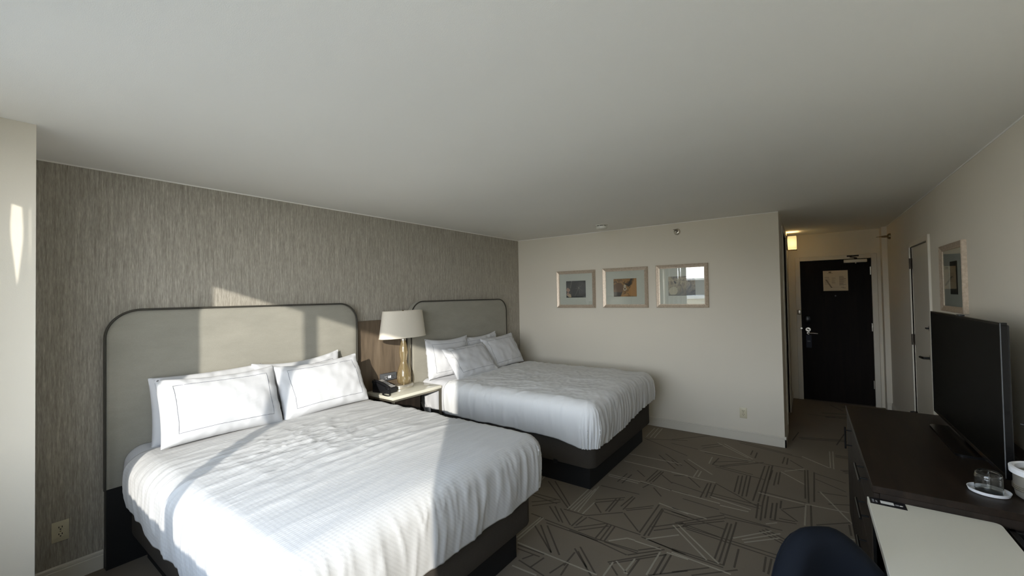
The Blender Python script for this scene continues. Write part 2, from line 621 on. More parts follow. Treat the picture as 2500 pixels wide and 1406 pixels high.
CARPET_PALE = [(1.937,2.224,1.938,2.547),(1.916,2.24,1.918,2.542),(1.627,2.923,1.593,3.139),(2.025,2.752,2.019,3.125),(2.049,2.759,2.05,3.122),(2.077,2.758,2.064,3.166),(2.107,2.76,2.071,3.217),(2.148,2.751,2.151,2.954),(2.436,2.548,2.525,2.645),(2.525,2.645,2.575,2.649),(2.044,3.49,2.324,3.495),(2.057,3.459,2.323,3.457),(2.325,3.508,2.579,3.475),(2.053,3.845,2.636,3.842),(2.035,4.046,2.528,4.065),(2.02,4.627,2.006,4.979),(2.061,4.632,2.044,5.004),(2.102,4.638,2.087,5.008),(2.565,3.221,2.784,3.178),(2.63,2.701,2.794,2.871),(2.577,2.643,2.744,2.645),(2.78,2.636,2.905,2.638),(1.954,2.2,2.507,2.202),(2.542,2.214,2.542,2.36),(2.554,2.381,2.65,2.305),(2.631,2.303,2.639,2.464),(2.741,2.362,2.746,2.614),(2.058,1.994,2.223,2.003),(2.731,2.97,2.998,2.695),(2.762,2.991,3.063,2.697),(2.805,2.654,3.135,2.636),(3.095,3.03,3.293,3.262),(3.144,3.042,3.343,3.258),(3.159,3.016,3.342,3.198),(2.664,3.199,2.908,3.182),(2.59,3.482,2.948,3.468),(2.952,3.441,3.139,3.453),(2.866,3.546,3.149,3.496),(2.5,3.832,2.859,3.825),(3.3,4.374,3.468,4.194),(3.323,4.403,3.466,4.553),(3.17,3.824,3.47,3.807),(3.477,3.812,3.734,3.835),(3.475,3.464,3.48,3.795),(3.256,3.341,3.317,3.399),(2.601,4.52,3.087,4.493),(2.71,4.85,3.025,4.562),(2.773,4.852,3.063,4.555),(3.447,4.886,3.651,4.703),(3.667,5.18,3.659,4.708),(3.694,5.198,3.682,4.695),(2.552,4.22,2.806,3.981),(2.681,3.846,2.684,4.009),(2.712,3.866,2.713,4),(2.737,4.218,2.734,4.403),(3.665,3.446,3.742,3.44)]
rng = random.Random(21)
for _ in range(150):      # same pattern carried on where furniture hides most of it
    x, y = rng.uniform(0.1, 4.3), rng.uniform(-0.2, 7.3)
    if (0.8 < x < 3.65 and 1.9 < y < 5.3) or (x < 2.05 and 0.8 < y < 4.4):
        continue
    if y > 5.07 and x < 3.35:
        continue
    a_ = rng.choice((0.25, 0.4, 1.35, 1.9, 2.6, 0.05)) + rng.uniform(-0.1, 0.1)
    L_ = rng.uniform(0.25, 0.7)
    dst = CARPET_PALE if rng.random() < 0.25 else CARPET_DARK
    for k in range(rng.choice((1, 2, 3, 3))):
        ox_, oy_ = -math.sin(a_) * 0.03 * k, math.cos(a_) * 0.03 * k
        q = [x + ox_, y + oy_, x + ox_ + L_ * math.cos(a_), y + oy_ + L_ * math.sin(a_)]
        if max(q[1], q[3]) < 7.4 and max(q[0], q[2]) < 4.35 and min(q[1], q[3]) > -0.25 and min(q[0], q[2]) > 0.05:
            if max(q[1], q[3]) > 5.05 and min(q[0], q[2]) < 3.33:
                continue
            dst.append(tuple(q))
FLOOR = bpy.data.objects['floor']


def carpet_lines(name, lines, hw, z, mat):
    bm = bmesh.new()
    for x0, y0, x1, y1 in lines:
        d = Vector((x1 - x0, y1 - y0, 0))
        if d.length < 1e-4:
            continue
        d.normalize()
        n = Vector((-d.y, d.x, 0)) * hw
        p, q = Vector((x0, y0, z)), Vector((x1, y1, z))
        lo = [bm.verts.new(c - Vector((0, 0, z))) for c in (p - n, q - n, q + n, p + n)]
        hi = [bm.verts.new(c) for c in (p - n * 0.8, q - n * 0.8, q + n * 0.8, p + n * 0.8)]
        bm.faces.new(hi)
        for i in range(4):
            j = (i + 1) % 4
            bm.faces.new((lo[i], lo[j], hi[j], hi[i]))
    return obj(name, bm, mat, FLOOR, None, 'stuff')


carpet_lines('dark_line', CARPET_DARK, 0.0058, 0.0008, M['carpet_dark'])
carpet_lines('pale_line', CARPET_PALE, 0.0056, 0.0014, M['carpet_pale'])
struct('ceiling', B(-0.1, RW + 0.1, -0.55, HE + 0.1, H, H + 0.1), M['ceiling'])
struct('wall_left', B(-0.1, 0.0, -0.55, FW + 0.1, 0, H), M['wallpaper'])

# right wall with an opening for the connecting door
DR0, DR1, DRH = 5.045, 5.83, 2.035
bm = bmesh.new()
box(bm, RW, RW + 0.1, -0.55, DR0, 0, H)
box(bm, RW, RW + 0.1, DR1, HE + 0.1, 0, H)
box(bm, RW, RW + 0.1, DR0, DR1, DRH, H)
struct('wall_right', bm, M['wall'])

# far wall and hall left wall with the closet opening
CL0, CL1, CLH = 5.66, 6.56, 2.31
struct('wall_far', B(0, HX, FW, FW + 0.1, 0, H), M['wall'])
bm = bmesh.new()
box(bm, HX - 0.1, HX, FW + 0.1, CL0, 0, H)
box(bm, HX - 0.1, HX, CL1, HE, 0, H)
box(bm, HX - 0.1, HX, CL0, CL1, CLH, H)
struct('wall_hall', bm, M['wall'])

# entry wall with door opening
ED0, ED1, EDH = 3.447, 4.248, 2.045
bm = bmesh.new()
box(bm, HX - 0.1, ED0, HE, HE + 0.1, 0, H)
box(bm, ED1, RW, HE, HE + 0.1, 0, H)
box(bm, ED0, ED1, HE, HE + 0.1, EDH, H)
struct('wall_entry', bm, M['wall'])
struct('wall_chase', B(4.345, RW, 7.30, HE, 0, H), M['wall'])

# column between bed wall and window
struct('wall_column', B(0.0, 0.67, WY, 0.2425, 0, H), M['wall'])

# unseen backing added to stop outside light leaking round the doors
struct('light_block_entry', B(HX - 0.1, RW + 0.1, HE + 0.1, HE + 0.14, -0.1, H), M['wall'])
struct('light_block_right', B(RW + 0.1, RW + 0.14, DR0 - 0.2, DR1 + 0.2, -0.1, H), M['wall'])
struct('light_block_closet', B(HX - 0.14, HX - 0.1, CL0 - 0.2, CL1 + 0.2, -0.1, H), M['wall'])

# window wall
WX0, WX1, WZ0, WZ1 = 0.72, 4.12, 0.84, 2.33
bm = bmesh.new()
box(bm, -0.1, WX0, -0.5, WY, 0, H)
box(bm, WX1, RW + 0.1, -0.5, WY, 0, H)
box(bm, WX0, WX1, -0.5, WY, 0, WZ0)
box(bm, WX0, WX1, -0.5, WY, WZ1, H)
struct('wall_window', bm, M['wall'])

# window: frame, mullion, panes, sill
bm = bmesh.new()
box(bm, WX0, WX1, -0.45, -0.40, WZ1 - 0.05, WZ1)
box(bm, WX0, WX1, -0.45, -0.40, WZ0, WZ0 + 0.07)
box(bm, WX0, WX0 + 0.05, -0.45, -0.40, WZ0 + 0.07, WZ1 - 0.05)
box(bm, WX1 - 0.05, WX1, -0.45, -0.40, WZ0 + 0.07, WZ1 - 0.05)
w1 = struct('window_1', bm, M['white'])
obj('mullion', B(2.022, 2.088, -0.45, -0.40, WZ0 + 0.07, WZ1 - 0.05), M['white'], w1)
for a, b in ((WX0 + 0.05, 2.022), (2.088, WX1 - 0.05)):
    obj('pane', B(a, b, -0.427, -0.423, WZ0 + 0.07, WZ1 - 0.05), M['window_glass'], w1)
obj('sill', B(WX0, WX1, -0.40, -0.285, WZ0 - 0.005, WZ0 + 0.02, 0.004), M['white'], w1)


# baseboards (profiled)
def baseboard(name, p0, p1, nrm, h=0.11):
    """p0,p1: plan points on the wall face; nrm: unit vector into the room"""
    prof = [(0, 0), (0.013, 0), (0.013, h * 0.74), (0.009, h * 0.78), (0.011, h * 0.83), (0.011, h * 0.93), (0.006, h), (0, h)]
    bm = bmesh.new()
    A = [bm.verts.new((p0[0] + nrm[0] * d, p0[1] + nrm[1] * d, z)) for d, z in prof]
    C = [bm.verts.new((p1[0] + nrm[0] * d, p1[1] + nrm[1] * d, z)) for d, z in prof]
    n = len(prof)
    for i in range(n):
        j = (i + 1) % n
        bm.faces.new((A[i], A[j], C[j], C[i]))
    bm.faces.new(A)
    bm.faces.new(C[::-1])
    return struct(name, bm, M['trim'])


baseboard('baseboard_far', (0.0, FW), (HX + 0.013, FW), (0, -1))
baseboard('baseboard_left', (0.0, 0.2425), (0.0, 0.572), (1, 0))
baseboard('baseboard_hall', (HX, FW - 0.013), (HX, CL0 - 0.06), (1, 0))
baseboard('baseboard_hall.001', (HX, CL1 + 0.06), (HX, HE), (1, 0))
baseboard('baseboard_right', (RW, -0.28), (RW, DR0 - 0.05), (-1, 0))
baseboard('baseboard_right.001', (RW, DR1 + 0.05), (RW, 7.30), (-1, 0))
baseboard('baseboard_chase', (4.345, 7.30), (RW, 7.30), (0, -1))

# ceiling paint cut in along the wall tops
for nm_, q_ in (('trim_4', (0.0, 0.004, 0.2425, FW)), ('trim_5', (0.004, HX, FW - 0.004, FW)), ('trim_6', (RW - 0.004, RW, WY, 7.30))):
    struct(nm_, B(q_[0], q_[1], q_[2], q_[3], H - 0.007, H), M['ceiling'])

# ------------------------------------------------------------------ entry door
d1 = struct('door_1', B(ED0 + 0.002, ED1 - 0.002, HE + 0.012, HE + 0.055, 0.012, EDH - 0.003, 0.002, 1), M['door_dark'])
cas = bmesh.new()
box(cas, ED0 - 0.06, ED0, HE - 0.018, HE + 0.01, 0, EDH + 0.06, 0.004)
box(cas, ED1, ED1 + 0.06, HE - 0.018, HE + 0.01, 0, EDH + 0.06, 0.004)
box(cas, ED0 - 0.001, ED1 + 0.001, HE - 0.018, HE + 0.01, EDH, EDH + 0.06, 0.004)
struct('trim_1', cas, M['trim'])
fy = HE + 0.012
for z in (1.87, 1.09, 0.30):
    hbm = LZ((ED1 + 0.004, HE - 0.008), [(0.0075, z - 0.055), (0.0075, z + 0.055)], 10)
    box(hbm, ED1 - 0.014, ED1 + 0.002, HE - 0.006, HE + 0.012, z - 0.055, z + 0.055)
    obj('hinge', hbm, M['steel'], d1, 40)
cl = bmesh.new()
box(cl, 3.955, 4.205, fy - 0.055, fy, 1.992, 2.035, 0.006)
clo = obj('door_closer', cl, M['white'], d1, 30)
ab = bmesh.new()
box(ab, 4.07, 4.10, fy - 0.06, fy - 0.035, 2.035, 2.06, 0.003)
tube(ab, [(4.085, fy - 0.05, 2.058), (4.02, fy - 0.105, 2.066), (4.06, fy - 0.03, 2.085)], 0.006, 8)
box(ab, 3.99, 4.12, HE - 0.024, HE - 0.016, 2.075, 2.095)
obj('closer_arm', ab, M['dark_bronze'], clo, 40)
obj('closer_valve', LZ((4.085, fy - 0.028), [(0.008, 1.978), (0.008, 1.993)], 10), M['steel'], clo, 40)
obj('peephole', LY((3.853, 1.528), [(0.010, fy - 0.006), (0.010, fy)], 16), M['grey_plastic'], d1, 40)
obj('lock_reader', B(3.485, 3.560, fy - 0.022, fy, 1.125, 1.235, 0.006), M['black_gloss'], d1, 30)
esc = LY((3.523, 1.035), [(0.030, fy - 0.010), (0.034, fy - 0.004), (0.034, fy)], 24)
eo = obj('escutcheon', esc, M['steel'], d1, 40)
tb = bmesh.new()
box(tb, -0.018, 0.018, -0.022, 0.0, -0.006, 0.006, 0.003, 1,
    Matrix.Translation((3.523, fy - 0.008, 1.035)) @ Matrix.Rotation(math.radians(35), 4, 'Y'))
obj('thumb_turn', tb, M['dark_bronze'], eo, 40)
lv = LY((3.523, 0.982), [(0.018, fy - 0.012), (0.018, fy)], 16)
tube(lv, [(3.523, fy - 0.012, 0.982), (3.523, fy - 0.045, 0.982), (3.535, fy - 0.052, 0.983), (3.58, fy - 0.052, 0.986), (3.635, fy - 0.048, 0.982)], 0.0085, 10)
obj('lever_handle', lv, M['steel'], d1, 45)
lg = B(3.400, 3.442, HE - 0.034, HE - 0.018, 1.255, 1.325, 0.004)
tube(lg, [(3.412, HE - 0.045, 1.32), (3.412, HE - 0.045, 1.27), (3.44, HE - 0.045, 1.26)], 0.004, 6)
obj('swing_guard', lg, M['steel'], d1, 40)
obj('strike_knob', LY((3.443, 1.053), [(0.013, HE - 0.035), (0.013, HE - 0.018)], 14), M['steel'], d1, 40)

# door hanger cards on the lever
dh = thing('door_hanger', 'dark blue hanger card dangling from the entry door lever', 'card', (3.527, fy - 0.03, 0.80))
hm = bmesh.new()
box(hm, 3.495, 3.56, fy - 0.024, fy - 0.022, 0.77, 0.955)
obj('card', hm, M['hanger_blue'], dh)
hm = bmesh.new()
for z, w in ((0.868, 0.018), (0.861, 0.018)):
    box(hm, 3.527 - w, 3.527 + w, fy - 0.0247, fy - 0.0243, z - 0.002, z + 0.002)
obj('printed_lines', hm, M['grey_ink'], dh, kind='stuff')

# evacuation placard
pk = thing('evacuation_placard', 'cream evacuation notice with small floor plan on dark entry door', 'sign', (3.857, fy, 1.745))
obj('sheet', B(3.717, 3.997, fy - 0.004, fy, 1.60, 1.890, 0.001, 1), M['paper'], pk)
hm = bmesh.new()
rng = random.Random(5)
fp = fy - 0.0046


def mark(bm, x, z, w, h=0.003):
    box(bm, x, x + w, fp, fp + 0.0004, z - h / 2, z + h / 2)


for k in range(5):     # logo blob
    a = k * 1.25
    mark(hm, 3.790 + 0.010 * math.cos(a), 1.868 + 0.006 * math.sin(a), 0.015, 0.011)
mark(hm, 3.765, 1.850, 0.065, 0.004)
for k in range(9):
    mark(hm, 3.735, 1.800 - k * 0.013, 0.03 + 0.03 * rng.random())
for k in range(7):
    mark(hm, 3.815, 1.785 - k * 0.013, 0.03 + 0.02 * rng.random())
for k in range(13):
    mark(hm, 3.900, 1.805 - k * 0.0105, 0.045 + 0.035 * rng.random(), 0.0045)
for k in range(8):     # floor plan
    mark(hm, 3.745 + k * 0.008, 1.755 - k * 0.015, 0.018, 0.013)
mark(hm, 3.80, 1.650, 0.09, 0.002)
mark(hm, 3.80, 1.612, 0.09, 0.002)
mark(hm, 3.915, 1.650, 0.035, 0.006)
mark(hm, 3.935, 1.638, 0.035, 0.006)
obj('printed_text', hm, M['ink'], pk, kind='stuff')

# ------------------------------------------------------------------ connecting door on the right wall
d2 = struct('door_2', B(RW + 0.012, RW + 0.05, DR0 + 0.002, DR1 - 0.002, 0.01, DRH - 0.004, 0.002, 1), M['trim'])
cas = bmesh.new()
box(cas, RW - 0.016, RW + 0.012, DR0 - 0.055, DR0, 0, DRH + 0.05, 0.004)
box(cas, RW - 0.012, RW + 0.012, DR1, DR1 + 0.05, 0, DRH + 0.05, 0.003)
box(cas, RW - 0.014, RW + 0.012, DR0 - 0.002, DR1 + 0.002, DRH, DRH + 0.05, 0.004)
struct('trim_2', cas, M['trim'])
fx = RW + 0.012
for z in (1.87, 1.09, 0.30):
    hb = LZ((RW - 0.008, DR1 + 0.004), [(0.005, z - 0.055), (0.005, z + 0.055)], 10)
    box(hb, RW - 0.004, RW + 0.012, DR1 - 0.001, DR1 + 0.007, z - 0.055, z + 0.055)
    obj('hinge', hb, M['dark_bronze'], d2, 40)
rs = LX((5.125, 0.99), [(0.034, fx - 0.012), (0.036, fx - 0.006), (0.036, fx)], 20)
ro = obj('rose', rs, M['black_metal'], d2, 40)
lv = T([(fx - 0.01, 5.125, 0.99), (fx - 0.055, 5.125, 0.99), (fx - 0.06, 5.14, 0.99), (fx - 0.06, 5.24, 0.985)], 0.0105, 10)
obj('lever', lv, M['black_metal'], ro, 45)
db = LX((5.125, 1.255), [(0.026, fx - 0.014), (0.029, fx - 0.005), (0.029, fx)], 20)
do = obj('deadbolt', db, M['black_metal'], d2, 40)
obj('thumb_turn', B(fx - 0.034, fx - 0.012, 5.105, 5.165, 1.249, 1.261, 0.003), M['black_metal'], do, 40)
obj('door_stop', LX((DR1 + 0.02, 0.335), [(0.012, RW - 0.04), (0.016, RW - 0.014)], 12), M['black_plastic'], d2, 40)

# closet door in the hall's left wall
d3 = struct('door_3', B(HX - 0.09, HX - 0.055, CL0, CL1, 0.01, CLH), simple('closet_shade_brown', '4A3D30', 0.6))  # brown puts the shade of the recess into the door colour
cas = bmesh.new()
box(cas, HX - 0.02, HX + 0.014, CL0 - 0.055, CL0, 0, CLH + 0.05, 0.004)
box(cas, HX - 0.02, HX + 0.014, CL1, CL1 + 0.055, 0, CLH + 0.05, 0.004)
box(cas, HX - 0.02, HX + 0.014, CL0, CL1, CLH, CLH + 0.05, 0.004)
struct('trim_3', cas, M['trim'])

# ------------------------------------------------------------------ wall sconce in the hall
M_glow = NT('sconce_glass')
M_glow.base(lin('F0D9A0'), 0.5)
M_glow.p.inputs['Emission Color'].default_value = (1.0, 0.76, 0.34, 1)
_d = M_glow.n('ShaderNodeVectorMath', operation='DISTANCE')      # frosted glass, brightest next to the bulb
M_glow.l(M_glow.pos(), _d.inputs[0])
_d.inputs[1].default_value = (HX + 0.065, 7.0, 2.27)
_r = M_glow.math('MULTIPLY', _d.outputs['Value'], -17.0)
M_glow.l(M_glow.math('MULTIPLY_ADD', M_glow.math('EXPONENT', _r), 3.0, 0.10), M_glow.p.inputs['Emission Strength'])
M_bulb = NT('bulb_glow')
M_bulb.base(lin('FFF0C8'), 0.5)
M_bulb.p.inputs['Emission Color'].default_value = (1.0, 0.82, 0.45, 1)
M_bulb.p.inputs['Emission Strength'].default_value = 9.0
scn = thing('wall_sconce', 'lit square wall sconce with warm glass shade in entry hall', 'lamp', (HX, 7.0, 2.28))
obj('back_plate', B(HX, HX + 0.016, 6.93, 7.07, 2.19, 2.385, 0.003), M['dark_bronze'], scn, 30)
sh = bmesh.new()
t_ = 0.004
X0, X1, Y0, Y1, Z0, Z1 = HX + 0.018, HX + 0.118, 6.93, 7.07, 2.195, 2.378
box(sh, X1 - t_, X1, Y0, Y1, Z0, Z1)
box(sh, X0, X1 - t_, Y0, Y0 + t_, Z0, Z1)
box(sh, X0, X1 - t_, Y1 - t_, Y1, Z0, Z1)
obj('glass_shade', sh, M_glow.m, scn)
for z in (Z0 - 0.012, Z1):
    rim = bmesh.new()
    box(rim, X0, X1 + 0.002, Y0 - 0.003, Y0 + 0.004, z, z + 0.005)
    box(rim, X0, X1 + 0.002, Y1 - 0.004, Y1 + 0.003, z, z + 0.005)
    box(rim, X1 - 0.004, X1 + 0.003, Y0, Y1, z, z + 0.005)
    obj('shade_rim', rim, M['dark_bronze'], scn)
bb = bmesh.new()
bmesh.ops.create_uvsphere(bb, u_segments=16, v_segments=10, radius=0.026)
for v in bb.verts:
    v.co += Vector((HX + 0.065, 7.0, 2.27))
obj('bulb', bb, M_bulb.m, scn, 60)
obj('bulb_holder', T([(HX + 0.01, 7.0, 2.22), (HX + 0.065, 7.0, 2.22), (HX + 0.065, 7.0, 2.25)], 0.009, 8), M['dark_bronze'], scn, 45)
pt = bpy.data.lights.new('sconce_light', 'POINT')
pt.energy = 0.9
pt.color = (1.0, 0.68, 0.34)
pt.shadow_soft_size = 0.03
pto = bpy.data.objects.new('sconce_light', pt)
COL.objects.link(pto)
pto.location = (HX + 0.065, 7.0, 2.325)

# ------------------------------------------------------------------ ceiling devices
sd = thing('smoke_detector', 'round white smoke detector on ceiling above the pictures', 'smoke detector', (1.55, 4.60, H))
obj('base_ring', LZ((1.55, 4.60), [(0.072, H - 0.010), (0.072, H)], 36), M['white'], sd, 40)
obj('cover', LZ((1.55, 4.60), [(0.045, H - 0.052), (0.060, H - 0.048), (0.066, H - 0.040), (0.067, H - 0.018), (0.060, H - 0.016)], 36), M['white'], sd, 40)
vb = LZ((1.55, 4.60), [(0.056, H - 0.0162), (0.056, H - 0.0098)], 36, False)
obj('vent_gap', vb, M['hole'], sd, 40)
for k in range(8):
    hm = bmesh.new()
    box(hm, -0.004, 0.004, 0.056, 0.068, -0.0175, -0.0095, 0, 1,
        Matrix.Translation((1.55, 4.60, H)) @ Matrix.Rotation(2 * PI * k / 8, 4, 'Z'))
    obj('vent_rib', hm, M['white'], sd)
obj('test_button', LZ((1.55 + 0.02, 4.60 - 0.02), [(0.010, H - 0.055), (0.010, H - 0.05)], 16), M['white'], sd, 40)

sp = thing('wall_sprinkler', 'chrome sidewall sprinkler above the two right-hand pictures', 'sprinkler', (2.297, FW, 2.333))
obj('escutcheon', LY((2.297, 2.333), [(0.020, FW - 0.022), (0.034, FW - 0.014), (0.038, FW - 0.004), (0.038, FW)], 28), M['chrome'], sp, 40)
obj('sprinkler_body', LY((2.297, 2.333), [(0.010, FW - 0.075), (0.014, FW - 0.045), (0.014, FW - 0.02)], 14), M['steel'], sp, 40)
hm = bmesh.new()
box(hm, 2.272, 2.322, FW - 0.085, FW - 0.070, 2.350, 2.353)
tube(hm, [(2.283, FW - 0.03, 2.333), (2.280, FW - 0.06, 2.336), (2.297, FW - 0.08, 2.340)], 0.004, 6)
tube(hm, [(2.311, FW - 0.03, 2.333), (2.314, FW - 0.06, 2.336), (2.297, FW - 0.08, 2.340)], 0.004, 6)
obj('deflector', hm, M['dark_bronze'], sp)

sp = thing('wall_sprinkler', 'brass sidewall sprinkler high on right wall by the entry door', 'sprinkler', (RW, 7.03, 2.283))
obj('escutcheon', LX((7.03, 2.283), [(0.020, RW - 0.030), (0.034, RW - 0.020), (0.038, RW - 0.004), (0.038, RW)], 28), M['bronze'], sp, 40)
obj('sprinkler_body', LX((7.03, 2.283), [(0.010, RW - 0.085), (0.014, RW - 0.055), (0.014, RW - 0.02)], 14), M['bronze'], sp, 40)
hm = T([(RW - 0.06, 7.018, 2.283), (RW - 0.10, 7.014, 2.283), (RW - 0.115, 7.03, 2.283)], 0.004, 6)
tube(hm, [(RW - 0.06, 7.042, 2.283), (RW - 0.10, 7.046, 2.283), (RW - 0.115, 7.03, 2.283)], 0.004, 6)
box(hm, RW - 0.135, RW - 0.11, 7.005, 7.055, 2.281, 2.285)
obj('deflector', hm, M['bronze'], sp)


# ------------------------------------------------------------------ outlets
def outlet(label, org, ex, ez, en):
    """org centre of plate on the wall; ex along wall, en into room"""
    m4 = Matrix((ex, ez, en)).transposed().to_4x4()
    m4.translation = org
    r = thing('wall_outlet', label, 'outlet', org, 'wall outlets')
    bm = bmesh.new()
    box(bm, -0.035, 0.035, -0.0575, 0.0575, 0, 0.006, 0.0025, 2, m4)
    obj('cover_plate', bm, M['ivory'], r, 30)
    for s in (1, -1):
        bm = bmesh.new()
        n = 24
        pts = []
        for i in range(n):
            a = 2 * PI * i / n
            x, z = 0.0165 * math.cos(a), max(-0.0125, min(0.0125, 0.0165 * math.sin(a)))
            pts.append((x, z + s * 0.0195))
        A = [bm.verts.new(m4 @ Vector((x, z, 0.0055))) for x, z in pts]
        C = [bm.verts.new(m4 @ Vector((x, z, 0.0078))) for x, z in pts]
        for i in range(n):
            j = (i + 1) % n
            bm.faces.new((A[i], A[j], C[j], C[i]))
        bm.faces.new(C)
        rc = obj('receptacle', bm, M['ivory'], r, 30)
        bm = bmesh.new()
        z0 = s * 0.0195
        for x in (-0.0065, 0.0065):
            box(bm, x - 0.0016, x + 0.0016, z0 + 0.0005, z0 + 0.0095, 0.0079, 0.0085, 0, 1, m4)
        box(bm, -0.0028, 0.0028, z0 - 0.0095, z0 - 0.0045, 0.0079, 0.0085, 0, 1, m4)
        obj('slots', bm, M['hole'], rc)
    bm = bmesh.new()
    for i in range(1):
        box(bm, -0.0028, 0.0028, -0.0028, 0.0028, 0.006, 0.0078, 0.0008, 1, m4)
    obj('screw', bm, M['bronze'], r)
    return r


outlet('ivory duplex outlet low on the grey wallpaper beside the column', Vector((0.0, 0.3955, 0.3035)),
       Vector((0, 1, 0)), Vector((0, 0, 1)), Vector((1, 0, 0)))
outlet('small duplex outlet low on the far wall right of the beds', Vector((2.933, FW, 0.300)),
       Vector((-1, 0, 0)), Vector((0, 0, 1)), Vector((0, -1, 0)))


# ------------------------------------------------------------------ framed pictures
def picture(label, c, ex, en, w, h, fwid, pw, ph, art, group='framed pictures', shift=0.0):
    """c: centre on wall, ex: along wall to the viewer's right, en: into the room"""
    ez = Vector((0, 0, 1))
    m4 = Matrix((ex, ez, en)).transposed().to_4x4()
    m4.translation = c
    r = thing('framed_picture', label, 'picture', c, group)
    prof = [(0.0, 0.0), (0.0, 0.024), (0.004, 0.028), (fwid * 0.75, 0.018), (fwid, 0.016), (fwid, 0.004)]
    names = []
    for side in range(4):
        bm = bmesh.new()
        A, C = [], []
        for d, n in prof:
            if side == 0:
                a, b = (-w / 2 + d, -h / 2 + d), (w / 2 - d, -h / 2 + d)
            elif side == 1:
                a, b = (w / 2 - d, -h / 2 + d), (w / 2 - d, h / 2 - d)
            elif side == 2:
                a, b = (w / 2 - d, h / 2 - d), (-w / 2 + d, h / 2 - d)
            else:
                a, b = (-w / 2 + d, h / 2 - d), (-w / 2 + d, -h / 2 + d)
            A.append(bm.verts.new(m4 @ Vector((a[0], a[1], n))))
            C.append(bm.verts.new(m4 @ Vector((b[0], b[1], n))))
        k = len(prof)
        for i in range(k):
            j = (i + 1) % k
            bm.faces.new((A[i], A[j], C[j], C[i]))
        bm.faces.new(A)
        bm.faces.new(C[::-1])
        obj('frame_rail', bm, M['frame'], r)
    # mat board with bevelled window
    bm = bmesh.new()
    iw, ih = w / 2 - fwid, h / 2 - fwid
    o_ = [(-iw, -ih), (iw, -ih), (iw, ih), (-iw, ih)]
    i1 = [(-pw / 2 - 0.004, -ph / 2 - 0.004 + shift), (pw / 2 + 0.004, -ph / 2 - 0.004 + shift), (pw / 2 + 0.004, ph / 2 + 0.004 + shift), (-pw / 2 - 0.004, ph / 2 + 0.004 + shift)]
    i2 = [(-pw / 2, -ph / 2 + shift), (pw / 2, -ph / 2 + shift), (pw / 2, ph / 2 + shift), (-pw / 2, ph / 2 + shift)]
    VO = [bm.verts.new(m4 @ Vector((x, y, 0.009))) for x, y in o_]
    V1 = [bm.verts.new(m4 @ Vector((x, y, 0.009))) for x, y in i1]
    V2 = [bm.verts.new(m4 @ Vector((x, y, 0.006))) for x, y in i2]
    for i in range(4):
        j = (i + 1) % 4
        bm.faces.new((VO[i], VO[j], V1[j], V1[i]))
        bm.faces.new((V1[i], V1[j], V2[j], V2[i]))
    obj('mat_board', bm, M['mat_board'], r)
    bm = bmesh.new()
    box(bm, -pw / 2 - 0.002, pw / 2 + 0.002, -ph / 2 - 0.002 + shift, ph / 2 + 0.002 + shift, 0.004, 0.006, 0, 1, m4)
    pr = obj('print', bm, art(m4), r)
    bm = bmesh.new()
    box(bm, -iw, iw, -ih, ih, 0.0125, 0.0145, 0, 1, m4)
    obj('glazing', bm, M['picture_glass'], r)
    return r, pr, m4


def local_co(t, m4):
    """coordinates in the plane of the print"""
    g = t.n('ShaderNodeNewGeometry')
    inv = m4.inverted()
    rows = []
    for i in range(2):
        dp = t.n('ShaderNodeVectorMath', operation='DOT_PRODUCT')
        t.l(g.outputs['Position'], dp.inputs[0])
        dp.inputs[1].default_value = inv[i][:3]
        rows.append(t.math('ADD', dp.outputs['Value'], inv[i][3]))
    cb = t.n('ShaderNodeCombineXYZ')
    t.l(rows[0], cb.inputs[0])
    t.l(rows[1], cb.inputs[1])
    return cb.outputs[0], rows[0], rows[1]


def art_black(m4):
    t = NT('print_dark_blossom')
    v, x, y = local_co(t, m4)
    f = t.noise(v, 30, 3)
    t.base(t.ramp(f, [(0.3, lin('151513')), (0.7, lin('24231F'))]), 0.5)
    return t.m


def art_gold(m4):
    t = NT('print_golden_seedpods')
    v, x, y = local_co(t, m4)
    f = t.noise(v, 9, 3, 0.5, 1.6)
    g = t.noise(t.mapping(v, loc=(3, 1, 0)), 14, 4, 0.55, 2.2)
    c1 = t.ramp(f, [(0.30, lin('4A3018')), (0.42, lin('7A5526')), (0.5, lin('C08A45')), (0.56, lin('2B1D12')), (0.62, lin('A8743A')), (0.75, lin('8F6A4A'))])
    c2 = t.ramp(g, [(0.35, lin('5A3A1C')), (0.6, lin('A37842')), (0.72, lin('D9C39A'))])
    t.base(t.mix(0.4, c1, c2), 0.5)
    return t.m


def art_pale(m4):
    t = NT('print_pale_petals')
    v, x, y = local_co(t, m4)
    f = t.noise(v, 8, 3, 0.5, 2.0)
    c1 = t.ramp(f, [(0.30, lin('3C342B')), (0.42, lin('7D6B55')), (0.5, lin('B5A482')), (0.58, lin('8A7861')), (0.7, lin('C3B697'))])
    yy = t.math('MULTIPLY_ADD', y, -9.0, 0.15, clamp=True)
    t.base(t.mix(t.math('MULTIPLY', yy, 0.75), c1, lin('3A3934')), 0.5)
    return t.m


def art_grey(m4):
    t = NT('print_dark_leaf')
    v, x, y = local_co(t, m4)
    f = t.noise(v, 12, 3, 0.5, 1.5)
    t.base(t.ramp(f, [(0.35, lin('24231F')), (0.6, lin('4C4A42')), (0.75, lin('77736A'))]), 0.5)
    return t.m


def blob(m4, pts, h, mat, parent, name):
    bm = bmesh.new()
    vs = [bm.verts.new(m4 @ Vector((x, y, h))) for x, y in pts]
    bm.faces.new(vs)
    return obj(name, bm, mat, parent)


